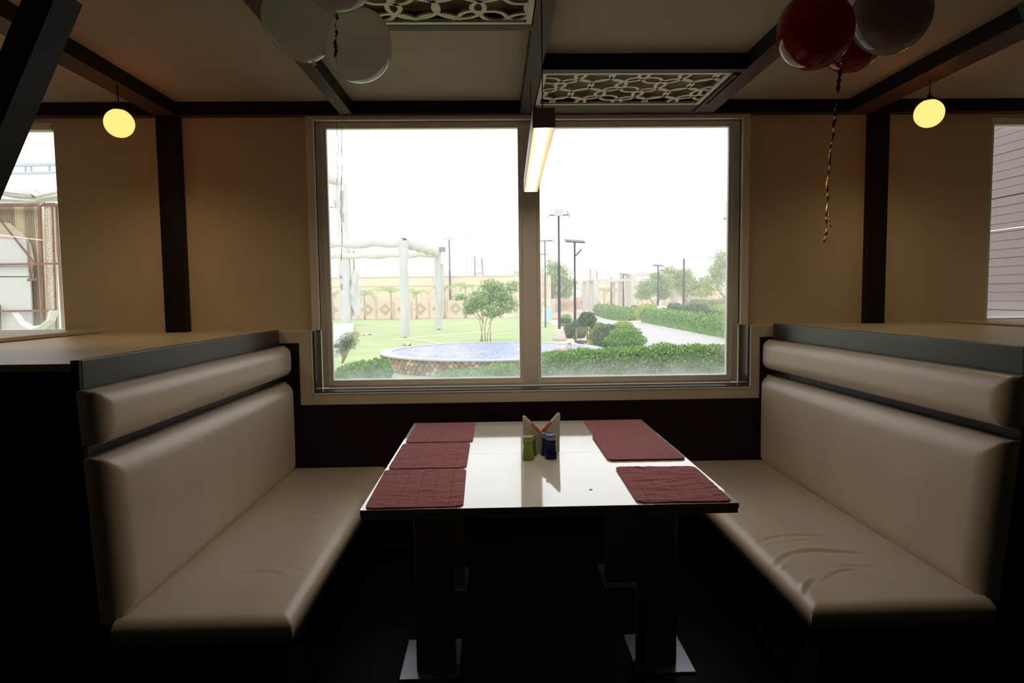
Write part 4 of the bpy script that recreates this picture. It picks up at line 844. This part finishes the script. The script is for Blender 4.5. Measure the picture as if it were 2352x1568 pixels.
# tall frame beyond the platform
STG = mat('white_platform', (.50, .51, .53), .8, var=.03)
s_ = [gnd(640, 745, -.06), gnd(812, 743, -.06), gnd(812, 762, -.06), gnd(790, 797, -.06), gnd(756, 806, -.06), gnd(640, 812, -.06)]
tag(re_origin(flat('platform', [(p.x, p.y) for p in s_], GZ, -.06, STG), (s_[3].x, s_[3].y, GZ)), 'white concrete platform at the left edge behind the marigold bush', 'platform')
c = gnd(791, 741, -.06); Y = c.y; o = thing('draped_tower', 'tall column wrapped in torn white cloth at the left of the window', 'column', (c.x, Y, -.06)); H = atY(784, 415, Y).z+.06
xw = lambda px, py: atY(px, py, Y).x-c.x
wrap('wrapped_shaft', (xw(795, 741), 0, .0), (xw(784, 425), 0, H-.2), .60, o, CL, .07, 60, 3)
wrap('top_beam', (xw(784, 425)+.1, 0, H-.05), (xw(784, 425)-4.2, -2.6, H+.95), .62, o, CL, .03, 20, 4)
wrap('hanging_drape', (xw(806, 600)+.05, .2, atY(806, 622, Y).z+.06), (xw(812, 700)+.12, .2, .35), .5, o, CL, .28, 26, 6)
bars('truss_chord', [((xw(800, 640), .1, 1.2), (xw(797, 640), .1, 4.2), .05), ((xw(806, 640), .1, 1.2), (xw(803, 640), .1, 4.2), .05)], TRUSS, o)
for px_, py_, h_, w_ in ((789, 455, .75, .07), (787, 480, .55, .05), (773, 470, .5, .06), (791, 500, .5, .06), (787, 658, .34, .07), (785, 636, .18, .10)):
    q = box('torn_gap', (-w_/2, -.06, -h_/2), (w_/2, .02, h_/2), TRUSS, o); q.location = (xw(px_, py_), -.33, atY(px_, py_, Y).z+.06); q.rotation_euler.y = random.uniform(-.2, .2)
# small things on the lawn
c = gnd(849, 727); o = thing('painted_board', 'red and white oval board leaning by the far wall', 'board', (c.x, 47.5, GZ)); RB = mat('red_paint', (.72, .10, .06), .7); WB = mat('white_paint', (.85, .82, .78), .7)
def oval(z0, z1, m, nm):
    bm = bmesh.new(); zs = np.linspace(z0, z1, 9); L_ = []; R_ = []
    for z in zs:
        t = (z-.6)/.6; w_ = .15*math.sqrt(max(0, 1-t**4)); x = .08-(z-.6)*.22; L_.append((x-w_, z)); R_.append((x+w_, z))
    P = L_+R_[::-1]; f = [bm.verts.new((x, 0, z)) for x, z in P]; b_ = [bm.verts.new((x, .05, z)) for x, z in P]; n_ = len(P); bm.faces.new(f); bm.faces.new(b_[::-1])
    for i in range(n_): bm.faces.new((f[i], b_[i], b_[(i+1) % n_], f[(i+1) % n_]))
    bm_obj(nm, bm, m, o)
oval(.01, .38, RB, 'red_end'); oval(.38, .84, WB, 'white_middle'); oval(.84, 1.19, RB, 'red_end')
c = gnd(765, 735); o = thing('notice_sign', 'dark tapering sign with pale marks by the left window edge', 'sign', (c.x, 46.5, GZ)); SG = mat('sign_mauve', (.20, .15, .17), .7); SGY = mat('sign_yellow', (.72, .66, .42), .7)
bm = bmesh.new(); P = [(-.9, 1.5), (.35, 1.5), (-.1, .15), (-.2, .02), (-.32, .15), (-.9, 1.2)]; f = [bm.verts.new((x, 0, z)) for x, z in P]; b_ = [bm.verts.new((x, .06, z)) for x, z in P]; n_ = len(P); bm.faces.new(f); bm.faces.new(b_[::-1])
for i in range(n_): bm.faces.new((f[i], b_[i], b_[(i+1) % n_], f[(i+1) % n_]))
bm_obj('panel', bm, SG, o); boxes('lettering', [((-.5+.11*k, -.01, 1.28), (-.44+.11*k, 0, 1.28+.1+.04*(k % 2))) for k in range(6)]+[((-.35, -.01, .88), (.1, 0, .96)), ((-.35, -.01, .72), (-.2, 0, .88))], SGY, o)
c = gnd(1255, 742); o = thing('banner_stand', 'light blue and white banner leaning on the lamp pole', 'banner', (c.x, c.y-.6, GZ)); BLU = mat('banner_blue', (.30, .62, .78), .7)
boxes('white_half', [((-.27, -.02, .18), (0, .02, .95))], WB, o); boxes('blue_half', [((0, -.02, .14), (.25, .02, .93))], BLU, o); box('foot', (-.2, -.2, 0), (.2, .2, .18), CONE, o, .02)
def sheet(px, py, w, d, label, m, n=16, h=.05, name='plastic_sheet', cat='sheet'):
    c = gnd(px, py); r = np.random.default_rng(px); U, V_ = np.meshgrid(np.linspace(-.5, .5, n), np.linspace(-.5, .5, n), indexing='ij'); ed = 1-.25*r.random(n)[:, None]*(np.abs(V_) > .4)
    Z = h*(.4+.5*np.sin(U*9+V_*4)+.3*r.random((n, n))); Z = np.clip(Z, .004, None); P = np.stack([U*w*(1+.2*np.sin(V_*7)), V_*d*ed+U*d*.3, Z], -1).reshape(-1, 3); B = P.copy(); B[:, 2] -= .003
    i, j = np.meshgrid(np.arange(n-1), np.arange(n-1), indexing='ij'); k = (i*n+j).ravel(); q = np.stack([k, k+n, k+n+1, k+1], 1); o = npmesh(name, np.concatenate([P, B]), np.concatenate([q, q[:, ::-1]+n*n]), m, None, True); o.location = c
    return tag(o, label, cat)
sheet(845, 768, .42, 1.0, 'crumpled white plastic sheet lying on the lawn', WB); sheet(937, 793, .28, .7, 'small yellowish sack on the lawn behind the basin', mat('straw', (.72, .66, .42), .9), h=.09, name='straw_heap', cat='heap')
sheet(1335, 788, .40, .5, 'dark crumpled tarp beside the basin rim', mat('tarp', (.10, .11, .13), .7), h=.10, name='tarp', cat='tarp')
HOSE = mat('yellow_hose', (.80, .78, .52), .6)
o = tube('garden_hose', [tuple(gnd(a, b, GZ+.02)) for a, b in ((1300, 747), (1190, 751), (1130, 759), (1085, 765), (1010, 771), (950, 776), (908, 779), (900, 781), (950, 780), (975, 783), (1016, 789))], .028, HOSE); tag(re_origin(o, gnd(950, 777)), 'pale yellow hose snaking over the lawn', 'hose')
o = tube('garden_hose', [tuple(gnd(a, b, GZ+.02)) for a, b in ((1200, 756), (1150, 760), (1100, 766))], .022, HOSE); tag(re_origin(o, gnd(1150, 760)), 'second pale hose running beside the first, behind the small tree', 'hose')
# white pergola with columns
WC = mat('white_column', (.58, .555, .52), .8, var=.03)
o = thing('column_pergola', 'white pergola of slim square columns beyond the path', 'pergola', (13.7, 58, GZ)); H = 3.25
for x in (11.75, 15.72):
    for y in (56, 58.3, 61.2):
        box('column', (x-.19-13.7, y-.19-58, 0), (x+.19-13.7, y+.19-58, H), WC, o)
for a, b in (((11.5, 55.9), (16, 56.2)), ((11.6, 58.2), (15.9, 58.4)), ((11.6, 61.1), (15.9, 61.3)), ((11.6, 56.2), (11.85, 61.1)), ((15.6, 56.2), (15.85, 61.1))): box('top_beam', (a[0]-13.7, a[1]-58, H), (b[0]-13.7, b[1]-58, H+.2), WC, o)
o = thing('column_pergola', 'farther white pergola of slim columns left of the dark posts', 'pergola', (9.5, 58, GZ))
for x, y in ((8.15, 53.3), (8.15, 56), (8.15, 60), (11.2, 59), (11.2, 62.5)): box('column', (x-.19-9.5, y-.19-58, 0), (x+.19-9.5, y+.19-58, 2.75), WC, o)
for a, b in (((8.0, 53.1), (8.3, 60.3)), ((11.05, 56), (11.35, 62.8)), ((8, 60.1), (11.4, 60.3)), ((8, 55.9), (11.4, 56.1))): box('top_beam', (a[0]-9.5, a[1]-58, 2.75), (b[0]-9.5, b[1]-58, 2.92), WC, o)
c = gnd(1517, 729); o = thing('utility_cabinet', 'small pale glassy cabinet beside the T-topped lamp post', 'cabinet', c); box('body', (-.34, -.2, .03), (.34, .2, .78), mat('pale_glass', (.66, .72, .74), .3), o, .02); box('plinth', (-.36, -.22, 0), (.36, .22, .03), CONE, o)
c = gnd(1678, 746); o = thing('utility_box', 'dark grey metal box at the right edge of the window', 'box', c); box('body', (-.24, -.2, .02), (.26, .2, .40), mat('grey_metal', (.14, .13, .15), .5), o, .01); box('lid', (-.26, -.22, .40), (.28, .22, .43), POLE, o)
c = gnd(1297, 731); P = None; o = lathe('dirt_mound', [(0, .5), (.7, .36), (1.2, .12), (1.6, 0), (0, 0)], mat('brown_dirt', (.46, .36, .27), .95, var=.1), None, c, 20); tag(o, 'low brown dirt mound behind the big pale tree', 'mound')
# ------------------------------------------------------------------ annex on the right
CLAD = mat('mauve_cladding', (.22, .175, .175), .7, var=.06, vscale=2, stretch=(1, .15, 6), bump=.3, bscale=20); JNT = mat('dark_joint', (.09, .10, .14), .7)
AX = 6.05; r = thing('annex_building', 'mauve plank-clad building seen through the right side window', 'building', (AX, 10.5, GZ)); Y0, Y1 = 4.35-10.5, 16.75-10.5
box('wall', (.03, Y0, 0), (4, Y1, 4.25), JNT, r); z = .02; k = 0; me = None
while z < 4.2:
    n_ = k % 3; gap = .014 if k in (13, 26) else .004
    if me is None: 
        q = box('plank', (0, Y0+.002, 0), (.03, Y1-.002, .098), CLAD, r, .003); me = q.data
    else: q = bpy.data.objects.new('plank', me); COL.objects.link(q); q.parent = r
    q.location = ((.0, .003, -.002)[n_], 0, z); z += .098+gap; k += 1
z1 = 0
o = thing('air_conditioner', 'outdoor air conditioner unit on a bracket at the annex corner, by the right window edge', 'air conditioner', (AX-.02, 16.55, atY(1675, 500, 16.5).z))
box('casing', (-.17, -.12, .02), (0, .22, .42), WC, o, .01); lathe('fan_grille', [(0, 0), (.09, 0), (.09, .01), (0, .012)], POLE, o, (-.08, -.12, .22), 16, tilt=(math.pi/2, 0, 0)); box('bracket', (-.22, -.10, -.02), (0, .2, .02), POLE, o)
# ------------------------------------------------------------------ shed on the left
RB2 = mat('rusty_steel', (.22, .11, .085), .7, var=.2, vscale=10); SHA = mat('sheet_cream', (.66, .60, .40), .7, var=.1, vscale=5, stretch=(1, 1, .1)); SHB = mat('sheet_tan', (.42, .33, .24), .7, var=.15, vscale=8, stretch=(1, 1, .1)); PNL = mat('white_board', (.56, .56, .55), .7, var=.02); DUST = mat('dusty_cloth', (.52, .44, .34), .9, var=.15, vscale=4)
S = 10.0; org = Vector((atY(60, 600, S).x, S, GZ)); sh = thing('corrugated_shed', 'old shed of corrugated sheets and rusty frame outside the left window', 'shed', org)
def sp(px, py, dy=0): p = atY(px, py, S+dy)-org; return p
def corr(pa, pb, top, bot, m, dy, nw=6):
    x0_, x1_ = sp(pa, 600).x, sp(pb, 600).x; z1_, z0_ = sp(pa, top).z, (0 if bot is None else sp(pa, bot).z); n_ = nw*6; V, Q = [], []
    for i in range(n_+1):
        x = x0_+(x1_-x0_)*i/n_; y = dy+.018*math.cos(2*math.pi*i/6)
        for z in (z0_, z1_): V += [(x, y, z), (x, y+.004, z)]
    for i in range(n_):
        b_ = 4*i; Q += [[b_, b_+4, b_+6, b_+2], [b_+1, b_+3, b_+7, b_+5], [b_+2, b_+6, b_+7, b_+3]]
    return npmesh('corrugated_sheet', V, Q, m, sh, True)
for pa, pb, m_ in ((-420, -330, SHB), (-330, -240, SHA), (-240, -160, SHB), (-160, -90, SHA), (-90, -30, SHB), (-30, 12, SHB), (12, 34, SHA), (34, 58, SHB), (58, 78, SHA)): corr(pa, pb, 466, None, m_, .25, max(3, int((pb-pa)/5)))
corr(108, 122, 462, None, SHB, .22, 2); corr(122, 175, 470, None, SHA, .26, 7)
for pa, pb, a, b in ((-420, 120, 463, 470),): boxes('header', [((sp(pa, 600).x, .12, sp(60, b).z), (sp(pb, 600).x, .2, sp(60, a).z))], RB2, sh)
bars('frame_post', [(sp(79, 465)+Vector((0, .1, 0)), sp(92, 800)+Vector((0, .1, 0)), .040)], RB2, sh); bars('frame_post', [(sp(109, 463)+Vector((0, .1, 0)), sp(121, 800)+Vector((0, .1, 0)), .022)], RB2, sh); bars('frame_post', [(sp(-2, 700), sp(1, 800), .03)], RB2, sh)
bars('cross_rail', [(sp(-420, 614), sp(140, 605), .03)], RB2, sh); bars('cross_rail', [(sp(-420, 720), sp(125, 713), .03)], RB2, sh); bars('cross_rail', [(sp(64, 643), sp(86, 641), .035)], RB2, sh)
bars('diagonal_bar', [(sp(-20, 480), sp(76, 600), .022)], RB2, sh); bars('diagonal_bar', [(sp(80, 598), sp(68, 642), .022)], RB2, sh)
def slab(nm, P, y, th, m):
    bm = bmesh.new(); f = [bm.verts.new((sp(a, b).x, y, sp(a, b).z)) for a, b in P]; k_ = [bm.verts.new((sp(a, b).x, y+th, sp(a, b).z)) for a, b in P]; n_ = len(P); bm.faces.new(f); bm.faces.new(k_[::-1])
    for i in range(n_): bm.faces.new((f[i], k_[i], k_[(i+1) % n_], f[(i+1) % n_]))
    return bm_obj(nm, bm, m, sh)
slab('white_panel', [(-420, 548), (52, 548), (57, 611), (-420, 612)], .06, .03, PNL); slab('white_panel', [(-420, 614), (58, 612), (60, 634), (-420, 635)], .05, .03, PNL); slab('white_panel', [(-420, 637), (62, 636), (70, 800), (-420, 800)], .06, .03, PNL)
slab('hanging_sacking', [(-60, 505), (8, 510), (40, 535), (58, 560), (66, 600), (62, 640), (52, 600), (50, 552), (-60, 552)], .11, .02, DUST)
slab('lattice_back', [(83, 466), (108, 464), (120, 800), (95, 800)], .16, .02, mat('beige_board', (.62, .52, .40), .8, var=.1, vscale=12))
CUT = mat('white_cutout', (.86, .85, .84), .7); bm = bmesh.new()
for k in range(150):
    t = (k//3+rng.uniform(.2, .8))/50; py = 470+t*292; px = 87+t*10+(k % 3)*6.3+rng.uniform(1.5, 4.5); p = sp(px, py); a = rng.uniform(0, math.pi); l_, w_ = rng.uniform(.015, .021), rng.uniform(.007, .011)
    P4 = [(math.cos(a)*sx_*l_-math.sin(a)*sz_*w_, math.sin(a)*sx_*l_+math.cos(a)*sz_*w_) for sx_, sz_ in ((-1, 0), (0, -1), (1, 0), (0, 1))]
    f = [bm.verts.new((p.x+u_, .150-.0004*(k % 4), p.z+v_)) for u_, v_ in P4]; b_ = [bm.verts.new((p.x+u_, .158, p.z+v_)) for u_, v_ in P4]; bm.faces.new(f); bm.faces.new(b_[::-1])
    for i in range(4): bm.faces.new((f[i], b_[i], b_[(i+1) % 4], f[(i+1) % 4]))
tag(bm_obj('cutout_pattern', bm, CUT, sh), None, None, None, 'stuff')
# cloth hanging over the shed edge and awning
def drape(name, L1, L2, Y, m, label, cat, n=30, bulge=.12):
    """cloth between two pixel polylines, given real folds"""
    def rs(L_):
        P = np.array([list(atY(a, b, Y)) for a, b in L_]); t = np.linspace(0, len(P)-1, n); i = np.minimum(t.astype(int), len(P)-2); return P[i]+(P[i+1]-P[i])*(t-i)[:, None]
    A, B = rs(L1), rs(L2); m_ = 12; V = []
    for j in range(m_+1):
        s = j/m_; R_ = A*(1-s)+B*s; R_[:, 1] -= bulge*math.sin(math.pi*s)+.03*np.sin(s*18+np.linspace(0, 3, n)); V.append(R_)
    V = np.array(V); V2 = V.copy(); V2[..., 1] += .006; P = np.concatenate([V.reshape(-1, 3), V2.reshape(-1, 3)]); i, j = np.meshgrid(np.arange(m_), np.arange(n-1), indexing='ij'); k = (i*n+j).ravel(); q = np.stack([k, k+1, k+n+1, k+n], 1); org_ = A[0].copy()
    o = npmesh(name, P-org_, np.concatenate([q, q[:, ::-1]+(m_+1)*n]), m, None, True); o.location = org_; return tag(o, label, cat)
drape('cloth_swag', [(43, 718), (60, 738), (80, 748), (98, 746), (113, 732), (120, 712)], [(43, 717), (62, 750), (90, 768), (112, 752), (130, 737), (138, 712)], 9.985, WB, 'white cloth swag knotted over the rail of the shed', 'cloth', 36)
drape('awning_cloth', [(-200, 410), (0, 432), (40, 439), (82, 444)], [(-200, 425), (0, 448), (45, 458), (88, 460)], 9.7, CLW, 'long ivory awning cloth sagging across the shed top', 'awning', 40)
drape('torn_cloth', [(80, 432), (95, 440), (108, 444), (175, 425)], [(84, 461), (92, 472), (108, 464), (175, 462)], 9.75, CLW, 'torn grey cloth bundled at the shed corner', 'cloth', 24)
drape('roof_strip', [(-200, 452), (0, 456), (90, 461)], [(-200, 460), (0, 465), (90, 466)], 9.9, WB, 'thin white sheet edge under the ivory awning', 'sheet', 24, .05)
TB = mat('pale_blue_steel', (.42, .50, .54), .5, metal=.2); Y = 8.5; tl = lambda a, b: atY(a, b, Y); org_ = tl(60, 390)
tr_ = thing('steel_truss', 'pale blue steel ladder truss crossing the sky in the left window', 'truss', org_)
L_ = lambda a, b: tl(a, b)-org_
bars('chord', [(L_(-400, 390), L_(175, 376), .034)], TB, tr_); bars('chord', [(L_(-400, 408), L_(175, 395), .028)], TB, tr_)
for px_ in list(range(-340, 0, 44))+[17, 58, 71, 113, 158]: bars('rung', [(L_(px_, 380+(60-px_)*.024), L_(px_, 399+(60-px_)*.024), .022)], TB, tr_)
p1 = L_(170, 386); bars('support_leg', [((p1.x, 0, GZ-org_.z), (p1.x, 0, p1.z), .06)], TB, tr_)
bars('support_leg', [((L_(-380, 386).x, 0, GZ-org_.z), (L_(-380, 386).x, 0, L_(-380, 386).z), .06)], TB, tr_)
